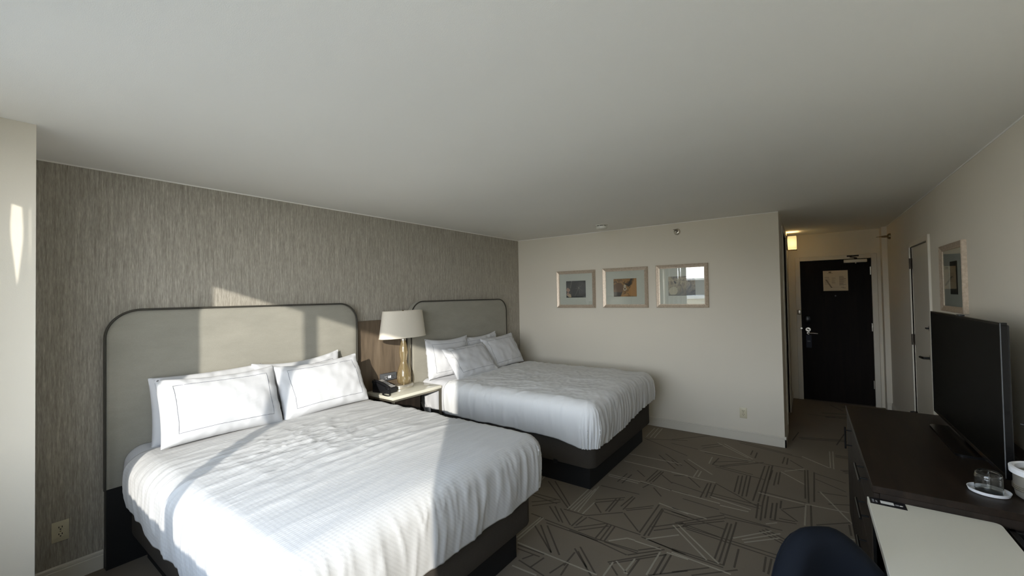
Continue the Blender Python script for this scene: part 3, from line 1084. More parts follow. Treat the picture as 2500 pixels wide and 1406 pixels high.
def ell(cx, cy, rx, ry, rot=0, n=16, wob=0.0, seed=0):
    out = []
    for i in range(n):
        a = 2 * PI * i / n
        k = 1 + wob * fbm(math.cos(a) * 1.5 + seed, math.sin(a) * 1.5 + seed)
        x, y = rx * math.cos(a) * k, ry * math.sin(a) * k
        out.append((cx + x * math.cos(rot) - y * math.sin(rot), cy + x * math.sin(rot) + y * math.cos(rot)))
    return out


PF = FW
EXF, ENF = Vector((1, 0, 0)), Vector((0, -1, 0))
# the frame's local x runs to the viewer's right along +X
p1, pr1, m41 = picture('leftmost of three framed prints, black photo with pink blossom and fine threads', Vector((0.955, PF, 1.686)), EXF, ENF, 0.58, 0.507, 0.042, 0.295, 0.228, art_black, shift=0.0)
pk_ = simple('blossom_pink', 'A98673', 0.6)
pk2 = simple('blossom_cream', 'C2A98A', 0.6)
th = simple('thread_silver', '9A9788', 0.6)
PRH = 0.0063
blob(m41, ell(-0.118, -0.012, 0.026, 0.030, 0.4, 16, 0.5, 1), PRH, pk_, pr1, 'petal')
blob(m41, ell(-0.106, -0.080, 0.036, 0.026, -0.5, 16, 0.5, 3), PRH, pk2, pr1, 'petal')
blob(m41, ell(-0.123, -0.062, 0.018, 0.016, 0.3, 14, 0.5, 7), PRH + 0.0001, pk_, pr1, 'petal')
hm = bmesh.new()


def stroke(bm, m4, a, b, w, h):
    a, b = Vector((*a, 0)), Vector((*b, 0))
    d = (b - a).normalized()
    n = Vector((-d.y, d.x, 0)) * w
    vs = [bm.verts.new(m4 @ Vector((q.x, q.y, h))) for q in (a - n, b - n * 0.4, b + n * 0.4, a + n)]
    bm.faces.new(vs)


cc = (0.045, 0.018)
for ex_, ey_ in ((-0.020, -0.100), (0.062, -0.075), (0.105, -0.030), (-0.010, 0.008), (0.055, 0.060), (0.090, 0.050), (0.02, 0.04)):
    stroke(hm, m41, cc, (ex_, ey_), 0.0013, PRH)
bmesh.ops.create_circle(hm, cap_ends=True, segments=12, radius=0.0065, matrix=m41 @ Matrix.Translation((cc[0], cc[1], PRH + 0.0002)))
lastp = (-0.062, 0.114)
for q in ((-0.068, 0.085), (-0.070, 0.060), (-0.080, 0.045), (-0.078, 0.028), (-0.090, 0.010)):
    stroke(hm, m41, lastp, q, 0.0035, PRH)
    lastp = q
obj('threads', hm, th, pr1)

p2, pr2, m42 = picture('middle of three framed prints, brown and gold close-up photo', Vector((1.648, PF, 1.690)), EXF, ENF, 0.588, 0.508, 0.042, 0.300, 0.228, art_gold)
dk = simple('pod_dark', '2A1E14', 0.6)
brn = simple('pod_brown', '6B4A2C', 0.6)
gold = simple('pod_gold', 'B5824A', 0.6)
cream = simple('pod_cream', 'CDBFA8', 0.6)
blob(m42, ell(-0.085, -0.005, 0.062, 0.075, 0.3, 20, 0.25, 2), PRH, brn, pr2, 'seedpod')
blob(m42, [(0.15, 0.114), (0.15, -0.114), (0.06, -0.1), (0.035, -0.06), (0.07, 0.0), (0.10, 0.05), (0.12, 0.114)], PRH, gold, pr2, 'leaf')
blob(m42, [(-0.05, 0.09), (-0.02, 0.06), (0.0, 0.055), (0.04, 0.05), (0.06, 0.08), (0.075, 0.114), (0.10, 0.114), (0.085, 0.04), (0.05, 0.01), (0.02, 0.03), (0.0, 0.045)], PRH + 0.0002, dk, pr2, 'shadow_line')
blob(m42, ell(-0.002, 0.018, 0.016, 0.022, 0.1, 14, 0.4, 4), PRH + 0.0003, cream, pr2, 'bud')
blob(m42, ell(0.0, -0.016, 0.024, 0.022, 0.1, 14, 0.3, 6), PRH + 0.0003, cream, pr2, 'bud')
blob(m42, ell(0.0, -0.014, 0.014, 0.010, 0.1, 14, 0.3, 8), PRH + 0.0004, brn, pr2, 'bud')
blob(m42, [(-0.148, -0.112), (-0.06, -0.112), (-0.03, -0.05), (-0.06, -0.06), (-0.11, -0.055), (-0.148, -0.05)], PRH + 0.0002, dk, pr2, 'shadow_line')
blob(m42, ell(0.0, -0.095, 0.04, 0.016, 0.2, 14, 0.3, 9), PRH + 0.0003, gold, pr2, 'seedpod')

p3, pr3, m43 = picture('rightmost of three framed prints, pale petal photo with window mirrored in its glass', Vector((2.333, PF, 1.692)), EXF, ENF, 0.580, 0.508, 0.042, 0.300, 0.228, art_pale)
blob(m43, ell(-0.095, -0.055, 0.050, 0.048, 0.4, 20, 0.2, 2), PRH, simple('petal_pale', 'B8AD90', 0.6), pr3, 'petal')
blob(m43, ell(-0.075, 0.045, 0.012, 0.022, 0.6, 12, 0.4, 3), PRH + 0.0001, dk, pr3, 'shadow_line')

p4, pr4, m44 = picture('framed print with dark photo on the right wall above the television', Vector((RW, 4.285, 1.686)), Vector((0, -1, 0)), Vector((-1, 0, 0)), 0.58, 0.50, 0.042, 0.20, 0.24, art_grey)

# ------------------------------------------------------------------ headboards
HBX = 0.10


def rr_outline(y0, y1, z0, z1, r, n=10, bottom_r=0.0):
    """rounded top corners; listed from bottom-left up, over and down"""
    pts = [(y0, z0)]
    for i in range(n + 1):
        a = PI - (PI / 2) * i / n
        pts.append((y0 + r + r * math.cos(a), z1 - r + r * math.sin(a)))
    for i in range(n + 1):
        a = PI / 2 - (PI / 2) * i / n
        pts.append((y1 - r + r * math.cos(a), z1 - r + r * math.sin(a)))
    pts.append((y1, z0))
    return pts


def headboard(y0, y1, label):
    r = thing('headboard', label, 'headboard', (0.0, (y0 + y1) / 2, 0.0), 'upholstered headboards')
    z0, z1 = 0.485, 1.566
    rad = 0.17
    n = 12
    bm = bmesh.new()
    # pillowed front: rings from the rim inward
    rings = []
    for inset, x in ((0.0, 0.012), (0.0, HBX - 0.035), (0.006, HBX - 0.016), (0.022, HBX - 0.004), (0.06, HBX), (0.12, HBX + 0.003)):
        pts = rr_outline(y0 + inset, y1 - inset, z0 + inset * 0.4, z1 - inset, max(0.03, rad - inset * 0.6), n)
        rings.append([bm.verts.new((x, a, b)) for a, b in pts])
    for a, b in zip(rings, rings[1:]):
        k = len(a)
        for i in range(k):
            j = (i + 1) % k
            bm.faces.new((a[i], a[j], b[j], b[i]))
    bm.faces.new(rings[-1])
    bm.faces.new(rings[0][::-1])
    obj('padded_panel', bm, M['suede'], r, 50)
    pts = rr_outline(y0 - 0.001, y1 + 0.001, z0, z1 + 0.002, rad, 14)
    obj('piping', T([(HBX - 0.016, a, b) for a, b in pts], 0.0065, 8), M['piping'], r, 60)
    obj('base_board', B(0.012, 0.065, y0 + 0.008, y1 - 0.008, 0.0, z0 - 0.002), M['black_base'], r)
    return r


headboard(0.567, 2.272, 'tall grey padded headboard with rounded corners behind the nearer bed')
headboard(2.922, 4.627, 'grey padded headboard with rounded corners behind the farther bed')

# wood back panel between the headboards
wp = thing('wall_panel', 'brown wood veneer panel on the wall behind the lamp', 'panel', (0.0, 2.6, 0.0))
obj('veneer', B(0.0, 0.028, 2.295, 2.880, 0.0, 1.392, 0.001, 1), M['panel_wood'], wp)
obj('edge_strip', B(0.0, 0.024, 2.880, 2.912, 0.0, 1.385, 0.001, 1), M['black_base'], wp)
# power outlet strip on the panel
us = thing('power_strip', 'dark grey charging outlet plate with lit ports on wood panel', 'outlet', (0.028, 2.647, 0.815))
obj('housing', B(0.028, 0.062, 2.556, 2.738, 0.778, 0.849, 0.004), M['grey_plastic'], us, 30)
led = NT('port_led')
led.base(lin('FFFFFF'), 0.5)
led.p.inputs['Emission Color'].default_value = (0.95, 0.98, 1, 1)
led.p.inputs['Emission Strength'].default_value = 1.6
for y in (2.642, 2.661):
    obj('port', B(0.0615, 0.0632, y - 0.0045, y + 0.0045, 0.800, 0.822), led.m, us)
for y in (2.609, 2.695):
    hm = bmesh.new()
    for s in (-0.010, 0.010):
        box(hm, 0.0615, 0.0630, y + s - 0.002, y + s + 0.002, 0.812, 0.824)
    box(hm, 0.0615, 0.0630, y - 0.004, y + 0.004, 0.796, 0.803)
    obj('socket', hm, M['white_ink'] if y < 2.65 else M['hole'], us)


# ------------------------------------------------------------------ cloth
def cloth(x0, x1, y0, y1, ztop, hem_l, hem_r, hem_f, rr, step, disp, foot=True):
    """Draped cover: flat top with rounded edges, skirts on both long sides and
    the foot.  hem_*: functions of the edge coordinate giving the hem height.
    disp(cx, cy, drop, edge) -> (along normal) displacement."""
    xc1 = x1 - rr if foot else x1
    yc0, yc1 = y0 + rr, y1 - rr
    qa = rr * PI / 2
    zh = 0.30
    dmax = qa + (ztop - rr - zh)
    nx = max(2, int((xc1 - x0) / step))
    ny = max(2, int((yc1 - yc0) / step))
    nd = max(4, int(dmax / step))
    us_ = [(x0 + (xc1 - x0) * i / nx, 0.0) for i in range(nx + 1)]
    if foot:
        us_ += [(xc1, (i + 1) / nd) for i in range(nd)]
    vs_ = [(yc0, -(nd - i) / nd) for i in range(nd)] + [(yc0 + (yc1 - yc0) * i / ny, 0.0) for i in range(ny + 1)] + \
          [(yc1, (i + 1) / nd) for i in range(nd)]
    bm = bmesh.new()
    grid = []
    for (ux, ud) in us_:
        row = []
        for (vy, vd) in vs_:
            a, b = ud, abs(vd)
            sg = 1 if vd > 0 else -1
            if a > 0 and b > 0:
                d = max(a, b)
                phi = (PI / 4) * (b / a) if b <= a else PI / 2 - (PI / 4) * (a / b)
                n = Vector((math.cos(phi), sg * math.sin(phi), 0))
                hl = hem_l(xc1) if sg < 0 else hem_r(xc1)
                hf = hem_f(yc0 if sg < 0 else yc1)
                t = phi / (PI / 2)
                hem = hf * (1 - t) + hl * t
                edge = 10 + (xc1 + phi * rr * 3 if sg < 0 else 20 - phi)
            elif a > 0:
                d, n, hem, edge = a, Vector((1, 0, 0)), hem_f(vy), 20 + vy
            elif b > 0:
                d, n = b, Vector((0, sg, 0))
                hem = hem_l(ux) if sg < 0 else hem_r(ux)
                edge = ux + (0 if sg < 0 else 40)
            else:
                d, n, hem, edge = 0, Vector((0, 0, 0)), 0, 0
            L = qa + (ztop - rr - hem)
            e = d * L
            if e < qa:
                al = e / rr
                off, drop = rr * math.sin(al), rr * (1 - math.cos(al))
                nn = n * math.sin(al) + Vector((0, 0, math.cos(al)))
            else:
                off, drop = rr, rr + (e - qa)
                nn = n.copy()
            f = drop / 0.35
            off += 0.018 * math.sin(min(1, f) * PI) if d > 0 else 0
            P = Vector((ux, vy, ztop - drop)) + n * off
            P += nn * disp(P.x, P.y, drop, edge, d)
            row.append(bm.verts.new(P))
        grid.append(row)
    for r0, r1 in zip(grid, grid[1:]):
        for i in range(len(r0) - 1):
            bm.faces.new((r0[i], r0[i + 1], r1[i + 1], r1[i]))
    return bm


def ridged(v):
    return 1 - abs(v) * 2


def crease(v, w=2.6):
    """sharp-crested fold profile from smooth noise"""
    return max(0.0, 1 - abs(v) * w) ** 2


def disp1(x, y, drop, e, d):
    top = 1 - ss(0.0, 0.10, drop)
    # long narrow folds running across the bed, wandering a little
    wx = x + 0.05 * (y - 1.4) + 0.06 * fbm(x * 1.6, y * 1.5, 3) + 0.015 * fbm(x * 5, y * 4, 13)
    body = 0.35 + 0.65 * ss(0.45, 0.8, x) * (1 - ss(1.45, 1.85, x))
    f = 0.010 * fbm(wx * 5.5, y * 1.1, 1)
    f += body * (0.0075 * crease(fbm(wx * 9, y * 1.15, 5)) + 0.0045 * crease(fbm(wx * 17, y * 2.2, 7)) + 0.0025 * crease(fbm(wx * 30, y * 4.0, 9)))
    m = math.exp(-((x - 1.05) / 0.40) ** 2 - ((y - 1.30) / 0.42) ** 2)
    qx = wx + 0.05 * fbm(x * 6, y * 6, 15)
    f += m * (0.0095 * crease(fbm(qx * 16, y * 5.5, 12), 2.2) + 0.0065 * crease(fbm(qx * 26 + y * 6, y * 10, 20), 2.2))
    puff = 0.022 * math.sin(PI * min(1, max(0, (y - 0.6) / 1.6))) * ss(0.3, 0.7, x)
    side = ss(0.03, 0.25, drop)
    s = side * (0.015 * fbm(e * 6.5, drop * 1.2, 31) + 0.008 * crease(fbm(e * 11, drop * 1.8, 41)))
    s += ss(0.0, 0.08, drop) * (1 - ss(0.12, 0.34, drop)) * 0.007 * crease(fbm(e * 17, drop * 3, 51))
    return top * (f + puff) + s + 0.5 * (1 - top) * f * (1 - side)


def disp2(x, y, drop, e, d):
    top = 1 - ss(0.0, 0.10, drop)
    wx = x + 0.10 * fbm(x * 2, y * 2, 8)
    f = 0.009 * fbm(x * 4, y * 4, 60)
    f += 0.006 * crease(fbm(wx * 8, y * 5, 64)) + 0.0035 * crease(fbm(wx * 17, y * 12, 70)) + 0.002 * crease(fbm(x * 27, y * 24, 72))
    f *= 1 - 0.4 * ss(1.7, 2.1, x)
    puff = 0.020 * math.sin(PI * min(1, max(0, (y - 2.97) / 1.6))) * ss(0.3, 0.7, x)
    side = ss(0.03, 0.25, drop)
    s = side * (0.015 * fbm(e * 5.5, drop * 1.0, 81) + 0.006 * crease(fbm(e * 10, drop * 2.0, 85)))
    g = math.exp(-((x - 2.1) / 0.16) ** 2)      # deeper gathers around the foot corner
    s += side * g * 0.013 * crease(fbm(e * 14, drop * 1.0, 91))
    s += ss(0.0, 0.08, drop) * (1 - ss(0.12, 0.34, drop)) * 0.006 * crease(fbm(e * 16, drop * 3, 95))
    return top * (f + puff) + s + 0.5 * (1 - top) * f * (1 - side)


def bed(yc, label, near):
    r = thing('bed', label, 'bed', (1.1, yc, 0.0), 'hotel beds')
    y0, y1 = yc - 0.745, yc + 0.745
    obj('plinth', B(0.108, 2.035, yc - 0.66, yc + 0.66, 0.0, 0.205, 0.004, 1), M['plinth'], r)
    bm = bmesh.new()
    # box spring with rounded vertical corners
    def rrect(x0, x1, a, b, rad, n=8):
        out = []
        for cx, cyy, st in ((x1 - rad, b - rad, 0), (x0 + rad, b - rad, PI / 2), (x0 + rad, a + rad, PI), (x1 - rad, a + rad, 1.5 * PI)):
            for i in range(n + 1):
                t = st + (PI / 2) * i / n
                out.append((cx + rad * math.cos(t), cyy + rad * math.sin(t)))
        return out
    rings = []
    for ins, z in ((0.02, 0.198), (0.004, 0.204), (0, 0.216), (0, 0.44), (0.01, 0.452)):
        rings.append([bm.verts.new((x, y, z)) for x, y in rrect(0.108 + ins, 2.105 - ins, y0 + ins, y1 - ins, 0.07)])
    for a, b in zip(rings, rings[1:]):
        k = len(a)
        for i in range(k):
            j = (i + 1) % k
            bm.faces.new((a[i], a[j], b[j], b[i]))
    bm.faces.new(rings[0][::-1])
    bm.faces.new(rings[-1])
    obj('box_spring', bm, M['boxspring'], r, 40)
    bm = bmesh.new()
    rings = []
    for ins, z in ((0.05, 0.456), (0.012, 0.470), (0, 0.50), (0, 0.64), (0.02, 0.68), (0.07, 0.700)):
        rings.append([bm.verts.new((x, y, z)) for x, y in rrect(0.115 + ins, 2.10 - ins, y0 + 0.01 + ins, y1 - 0.01 - ins, 0.10)])
    for a, b in zip(rings, rings[1:]):
        k = len(a)
        for i in range(k):
            j = (i + 1) % k
            bm.faces.new((a[i], a[j], b[j], b[i]))
    bm.faces.new(rings[0][::-1])
    bm.faces.new(rings[-1])
    obj('mattress', bm, M['sheet'], r, 50)
    if near:
        hl = lambda u: 0.455 + 0.02 * fbm(u * 6, 1, 2)
        hr = lambda u: 0.45
        dsp = lambda x, y, drop, e, d: 0.005 * fbm(x * 8, y * 3, 33) + ss(0.02, 0.2, drop) * 0.008 * fbm(e * 9, drop * 2, 36)
    else:
        hl = lambda u: 0.425 + 0.03 * fbm(u * 7, 1, 2)
        hr = lambda u: 0.45
        dsp = lambda x, y, drop, e, d: 0.010 * fbm(x * 9, y * 5, 43) + ss(0.02, 0.2, drop) * (0.012 * fbm(e * 10, drop * 2, 46) + 0.010 * max(0, 1 - 2.4 * abs(fbm(e * 13, drop * 2.2, 48))) ** 2 - 0.006)
    bm = cloth(0.115, 0.60, y0 - 0.012, y1 + 0.012, 0.722, hl, hr, None, 0.085, 0.012, dsp, foot=False)
    so_ = obj('sheet', bm, M['sheet'], r, 80)
    md = so_.modifiers.new('thick', 'SOLIDIFY')
    md.thickness = 0.006
    md.offset = -1
    if not near:
        bm = bmesh.new()
        g = []
        for i in range(9):
            t = i / 8
            c = Vector((0.185 + 0.05 * t + 0.03 * math.sin(t * 3), y0 - 0.030 - 0.022 * t, 0.475 - 0.16 * t))
            wd = 0.055 * (1 - t) ** 0.8 + 0.006
            g.append([bm.verts.new(c + Vector((wd * math.cos(a), 0.012 * math.sin(a) * (1 - 0.5 * t) + 0.008 * math.sin(a * 3 + t * 4), 0.03 * math.cos(a) * (t - 0.3)))) for a in [2 * PI * k / 12 for k in range(12)]])
        for a, b in zip(g, g[1:]):
            for k in range(12):
                bm.faces.new((a[k], a[(k + 1) % 12], b[(k + 1) % 12], b[k]))
        bm.faces.new(g[-1])
        obj('sheet_corner', bm, M['sheet'], so_, 60)
    # bracket / tag at the lower edge of the box spring
    obj('leg_clip', B(1.74, 1.78, y0 - 0.006, y0 + 0.02, 0.188, 0.222, 0.003), M['black_plastic'], r)
    return r


YC1, YC2 = 1.415, 3.786
bed(YC1, 'nearer bed with white bedding on charcoal box spring and black plinth', True)
bed(YC2, 'farther bed by the plain wall, on charcoal box spring and black plinth', False)

# loose corner of the sheet hanging beside the nightstand
bm = cloth(0.355, 2.155, YC1 - 0.80, YC1 + 0.80, 0.742,
           lambda u: 0.415 + 0.045 * (1 - ss(0.4, 0.8, u)) + 0.012 * fbm(u * 5, 7, 1),
           lambda u: 0.42 + 0.015 * fbm(u * 4, 3, 1),
           lambda u: 0.405 + 0.03 * ss(1.9, 2.2, u) + 0.016 * fbm(u * 5, 2, 1),
           0.095, 0.0105, disp1)
dv = tag(obj('duvet', bm, M['duvet'], None, 80), 'crumpled white ribbed duvet on the nearer bed, half in sunlight', 'duvet', 'duvets')
md = dv.modifiers.new('thick', 'SOLIDIFY')
md.thickness = 0.014
md.offset = -1
bm = cloth(0.50, 2.135, YC2 - 0.80, YC2 + 0.80, 0.742,
           lambda u: 0.425 - 0.05 * ss(1.7, 2.1, u) + 0.012 * fbm(u * 5, 9, 1),
           lambda u: 0.44,
           lambda u: 0.375 + 0.085 * ss(3.3, 4.4, u) + 0.012 * fbm(u * 5, 4, 1),
           0.10, 0.0125, disp2)
dv = tag(obj('duvet', bm, M['duvet2'], None, 80), 'smoother white duvet on the farther bed, mostly in shade', 'duvet', 'duvets')
md = dv.modifiers.new('thick', 'SOLIDIFY')
md.thickness = 0.014
md.offset = -1


# ------------------------------------------------------------------ pillows
def pillow(label, c, w, h, th_, tilt, yaw=0.0, roll=0.0, seed=0, group='bed pillows', sag=0.0, border=True):
    """c: centre; tilt: lean back from vertical; width runs along world Y"""
    rot = Matrix.Rotation(yaw, 4, 'Z') @ Matrix.Rotation(-tilt, 4, 'Y') @ Matrix.Rotation(roll, 4, 'X')
    m4 = Matrix.Translation(c) @ rot

    def pt(u, v, side):
        k = (1 - abs(u) ** 2.6) * (1 - abs(v) ** 2.6)
        t = th_ / 2 * max(0, k) ** 0.48
        t *= 1 - 0.22 * v
        y = w / 2 * u * (1 - 0.035 * (1 - v * v) * abs(u) ** 3)
        z = h / 2 * v * (1 - 0.06 * (1 - u * u) * abs(v) ** 3)
        z -= sag * (1 - u * u) * max(0, v)
        wr = 0.008 * fbm(u * 3.1 + seed, v * 2.3, seed) + 0.007 * fbm(u * 7 + seed, v * 3.5, seed + 4)
        eg = ss(0.55, 1.0, max(abs(u), abs(v)))
        ang = math.atan2(v, u)
        wr += eg * 0.010 * fbm(math.cos(ang) * 9 + seed, math.sin(ang) * 9, seed + 8)
        x = side * (t + (wr if k > 0.002 else 0))
        return Vector((x, y, z))

    N_, M_ = 40, 28
    r = thing('pillow', label, 'pillow', c, group)
    bm = bmesh.new()
    for side in (1, -1):
        g = []
        for i in range(N_ + 1):
            row = []
            for j in range(M_ + 1):
                u = math.sin((i / N_ - 0.5) * PI)
                v = math.sin((j / M_ - 0.5) * PI)
                u = 0.6 * u + 0.4 * (2 * i / N_ - 1)
                v = 0.6 * v + 0.4 * (2 * j / M_ - 1)
                row.append(bm.verts.new(m4 @ pt(u, v, side)))
            g.append(row)
        for a, b in zip(g, g[1:]):
            for j in range(M_):
                bm.faces.new((a[j], a[j + 1], b[j + 1], b[j]) if side > 0 else (a[j], b[j], b[j + 1], a[j + 1]))
    bmesh.ops.remove_doubles(bm, verts=bm.verts, dist=0.0006)
    obj('pillowcase', bm, M['pillowcase'], r, 80)
    if border:
        bu, bv = 0.78, 0.72
        pts = []
        for a, b in (((-bu, -bv), (bu, -bv)), ((bu, -bv), (bu, bv)), ((bu, bv), (-bu, bv)), ((-bu, bv), (-bu, -bv))):
            for k in range(14):
                t = k / 14
                q = pt(a[0] + (b[0] - a[0]) * t, a[1] + (b[1] - a[1]) * t, 1)
                q.x += 0.0006
                pts.append(m4 @ q)
        obj('stitched_border', T(pts, 0.0013, 6, True), M['stitch'], r, 80)
    return r


dg = math.radians
pillow('white pillow leaning at the back left of the nearer bed, mostly hidden', Vector((0.205, 1.075, 0.925)), 0.66, 0.43, 0.14, dg(10), 0, 0, 1)
pillow('white pillow leaning at the back right of the nearer bed', Vector((0.205, 1.690, 0.945)), 0.71, 0.43, 0.14, dg(11), dg(2), 0.03, 5, sag=0.03)
pillow('front left white pillow with grey stitched border on the nearer bed', Vector((0.405, 1.075, 0.946)), 0.68, 0.42, 0.19, dg(24), dg(0), -0.02, 9, sag=0.015)
pillow('front right white pillow with grey stitched border on the nearer bed', Vector((0.410, 1.755, 0.942)), 0.68, 0.42, 0.19, dg(25), dg(-2), 0.03, 13, sag=0.02)
pillow('back left white pillow with stitched border on the farther bed', Vector((0.215, 3.350, 0.940)), 0.67, 0.44, 0.14, dg(9), dg(0), -0.02, 17, sag=0.02)
pillow('back right white pillow on the farther bed, half hidden', Vector((0.195, 3.950, 0.935)), 0.66, 0.42, 0.13, dg(10), dg(0), 0.03, 21, sag=0.02)
pillow('front left crumpled white pillow slumped in the middle of the farther bed', Vector((0.440, 3.470, 0.900)), 0.66, 0.40, 0.14, dg(38), dg(-3), 0.03, 25, sag=0.01)
pillow('front right white pillow with stitched border on the farther bed', Vector((0.385, 4.130, 0.925)), 0.66, 0.42, 0.14, dg(27), dg(0), 0.03, 29, sag=0.01)

# ------------------------------------------------------------------ nightstand
NS = dict(x0=0.034, x1=0.452, y0=2.388, y1=3.000, z=0.705)
ns = thing('nightstand', 'white-topped nightstand with thin metal legs between the beds', 'nightstand', (0.24, 2.7, 0.0))
NOT = 0.108
tt = bmesh.new()
prism(tt, [(NS['x0'], NS['y0']), (NS['x1'], NS['y0']), (NS['x1'], NS['y1']), (NOT, NS['y1']), (NOT, 2.916), (NS['x0'], 2.916)], 2, 0.677, NS['z'])
bmesh.ops.bevel(tt, geom=list(tt.edges), offset=0.002, segments=2, affect='EDGES', profile=0.5)
obj('table_top', tt, M['stone'], ns, 30)
fr = bmesh.new()
q = 0.02
box(fr, NS['x0'], NS['x1'] - 0.003, NS['y0'] + 0.003, NS['y0'] + 0.003 + q, 0.660, 0.677)
box(fr, NOT, NS['x1'] - 0.003, NS['y1'] - 0.003 - q, NS['y1'] - 0.003, 0.660, 0.677)
box(fr, NS['x1'] - 0.003 - q, NS['x1'] - 0.003, NS['y0'] + 0.003 + q, NS['y1'] - 0.003 - q, 0.660, 0.677)
box(fr, NOT, NOT + q, NS['y0'] + 0.003 + q, NS['y1'] - 0.003 - q, 0.660, 0.677)
obj('top_frame', fr, M['nickel'], ns)
for x in (NOT, NS['x1'] - 0.003 - q):
    for y in (NS['y0'] + 0.003, NS['y1'] - 0.003 - q):
        obj('leg', B(x, x + q, y, y + q, 0.0, 0.660), M['nickel'], ns)
obj('shelf', B(NOT, NS['x1'] - 0.01, NS['y0'] + 0.028, NS['y1'] - 0.028, 0.20, 0.225, 0.002, 1), M['espresso_v'], ns)
dwr = obj('drawer_box', B(NOT, NS['x1'] - 0.03, NS['y0'] + 0.028, 2.72, 0.50, 0.655, 0.002, 1), M['espresso_v'], ns)
obj('drawer_front', B(NS['x1'] - 0.029, NS['x1'] - 0.012, NS['y0'] + 0.03, 2.718, 0.503, 0.652, 0.002, 1), M['espresso_v'], ns)

# ------------------------------------------------------------------ table lamp
LC = (0.200, 2.720)
z0 = NS['z']
lm = thing('table_lamp', 'table lamp with white drum shade and amber gourd glass base', 'lamp', (LC[0], LC[1], z0))
obj('base', LZ(LC, [(0.088, z0), (0.092, z0 + 0.004), (0.092, z0 + 0.036), (0.088, z0 + 0.040)], 48, True, 0.72, 1.2), M['chrome'], lm, 40)
SHX = 0.44
prof = [(0.040, z0 + 0.041), (0.054, z0 + 0.048), (0.064, z0 + 0.070), (0.069, z0 + 0.103), (0.066, z0 + 0.140), (0.056, z0 + 0.185),
        (0.043, z0 + 0.225), (0.035, z0 + 0.255), (0.034, z0 + 0.275), (0.037, z0 + 0.305), (0.042, z0 + 0.345), (0.043, z0 + 0.365),
        (0.040, z0 + 0.395), (0.033, z0 + 0.430), (0.027, z0 + 0.455), (0.025, z0 + 0.480)]


def dens(p, n=4):
    out = []
    for i in range(len(p) - 1):
        a = p[max(i - 1, 0)]
        b, c = p[i], p[i + 1]
        d = p[min(i + 2, len(p) - 1)]
        for k in range(n):
            t = k / n
            f = lambda q: 0.5 * (2 * b[q] + (c[q] - a[q]) * t + (2 * a[q] - 5 * b[q] + 4 * c[q] - d[q]) * t * t + (3 * b[q] - a[q] - 3 * c[q] + d[q]) * t ** 3)
            out.append((f(0), f(1)))
    out.append(p[-1])
    return out


obj('glass_body', LZ(LC, dens(prof), 40, False), M['amber'], lm, 60)
obj('stem', LZ(LC, [(0.006, z0 + 0.04), (0.006, z0 + 0.56)], 12), M['steel'], lm, 40)
obj('neck_cap', LZ(LC, [(0.027, z0 + 0.478), (0.027, z0 + 0.492), (0.018, z0 + 0.498), (0.013, z0 + 0.53)], 24), M['chrome'], lm, 40)
sh = LZ(LC, [(0.280, 1.214), (0.238, 1.482), (0.235, 1.482), (0.277, 1.214)], 64, False, SHX, 1.0)
so_ = obj('lamp_shade', sh, M['shade'], lm, 40)
for zz, rr_ in ((1.217, 0.2795), (1.479, 0.2385)):
    obj('shade_trim', T([(LC[0] + SHX * rr_ * math.cos(2 * PI * i / 48), LC[1] + rr_ * math.sin(2 * PI * i / 48), zz) for i in range(48)], 0.0028, 6, True), M['shade'], lm, 60)
hm = bmesh.new()
for k in range(3):
    a = 2 * PI * k / 3 + 0.4
    tube(hm, [(LC[0], LC[1], 1.462), (LC[0] + SHX * 0.236 * math.cos(a), LC[1] + 0.236 * math.sin(a), 1.472)], 0.0022, 6)
lathe(hm, LC, None, [(0.009, 1.455), (0.009, 1.478), (0.004, 1.490)], 12)
obj('spider_fitter', hm, M['bronze'], lm, 40)
bb = LZ(LC, [(0.012, z0 + 0.56), (0.014, z0 + 0.60), (0.030, z0 + 0.645), (0.030, z0 + 0.665), (0.018, z0 + 0.690), (0.003, z0 + 0.697)], 20)
obj('bulb', bb, M['white'], lm, 60)

# ------------------------------------------------------------------ telephone
ph = thing('telephone', 'black desk telephone with pale keypad on the white nightstand', 'telephone', (0.16, 2.51, z0))
a_ = math.radians(-28)
pm = Matrix.Translation((0.200, 2.490, z0)) @ Matrix.Rotation(math.radians(9), 4, 'Z')
bm = bmesh.new()
# wedge body: local x = front(+)/back(-), y = width
poly = [(-0.11, 0.0), (0.10, 0.0), (0.10, 0.046), (0.095, 0.050), (-0.10, 0.108), (-0.11, 0.104)]
V = []
for y in (-0.052, 0.058):
    V.append([bm.verts.new(pm @ Vector((x, y, z))) for x, z in poly])
k = len(poly)
for i in range(k):
    j = (i + 1) % k
    bm.faces.new((V[0][i], V[0][j], V[1][j], V[1][i]))
bm.faces.new(V[0][::-1])
bm.faces.new(V[1])
bmesh.ops.bevel(bm, geom=list(bm.edges), offset=0.004, segments=2, affect='EDGES', profile=0.5)
obj('body', bm, M['black_plastic'], ph, 30)
sl_ = math.atan2(0.058, 0.195)
km = pm @ Matrix.Translation((0.0, 0.0, 0.0800)) @ Matrix.Rotation(sl_, 4, 'Y')
bm = bmesh.new()
box(bm, -0.090, 0.090, -0.016, 0.052, -0.002, 0.0035, 0.002, 1, km)
kp = obj('faceplate', bm, M['lcd'], ph)
for i in range(4):
    for j in range(3):
        bm = bmesh.new()
        x = -0.030 + i * 0.022
        y = 0.004 + j * 0.017
        box(bm, x - 0.007, x + 0.007, y - 0.006, y + 0.006, 0.003, 0.0065, 0.001, 1, km)
        obj('key', bm, M['grey_plastic'], kp)
bm = bmesh.new()
tube(bm, [km @ Vector((-0.10 + 0.2 * i / 10, -0.042, 0.006 + 0.008 * math.sin(PI * i / 10))) for i in range(11)], 0.012, 10)
for x in (-0.088, 0.088):
    box(bm, x - 0.022, x + 0.022, -0.064, -0.022, -0.020, 0.010, 0.007, 2, km)
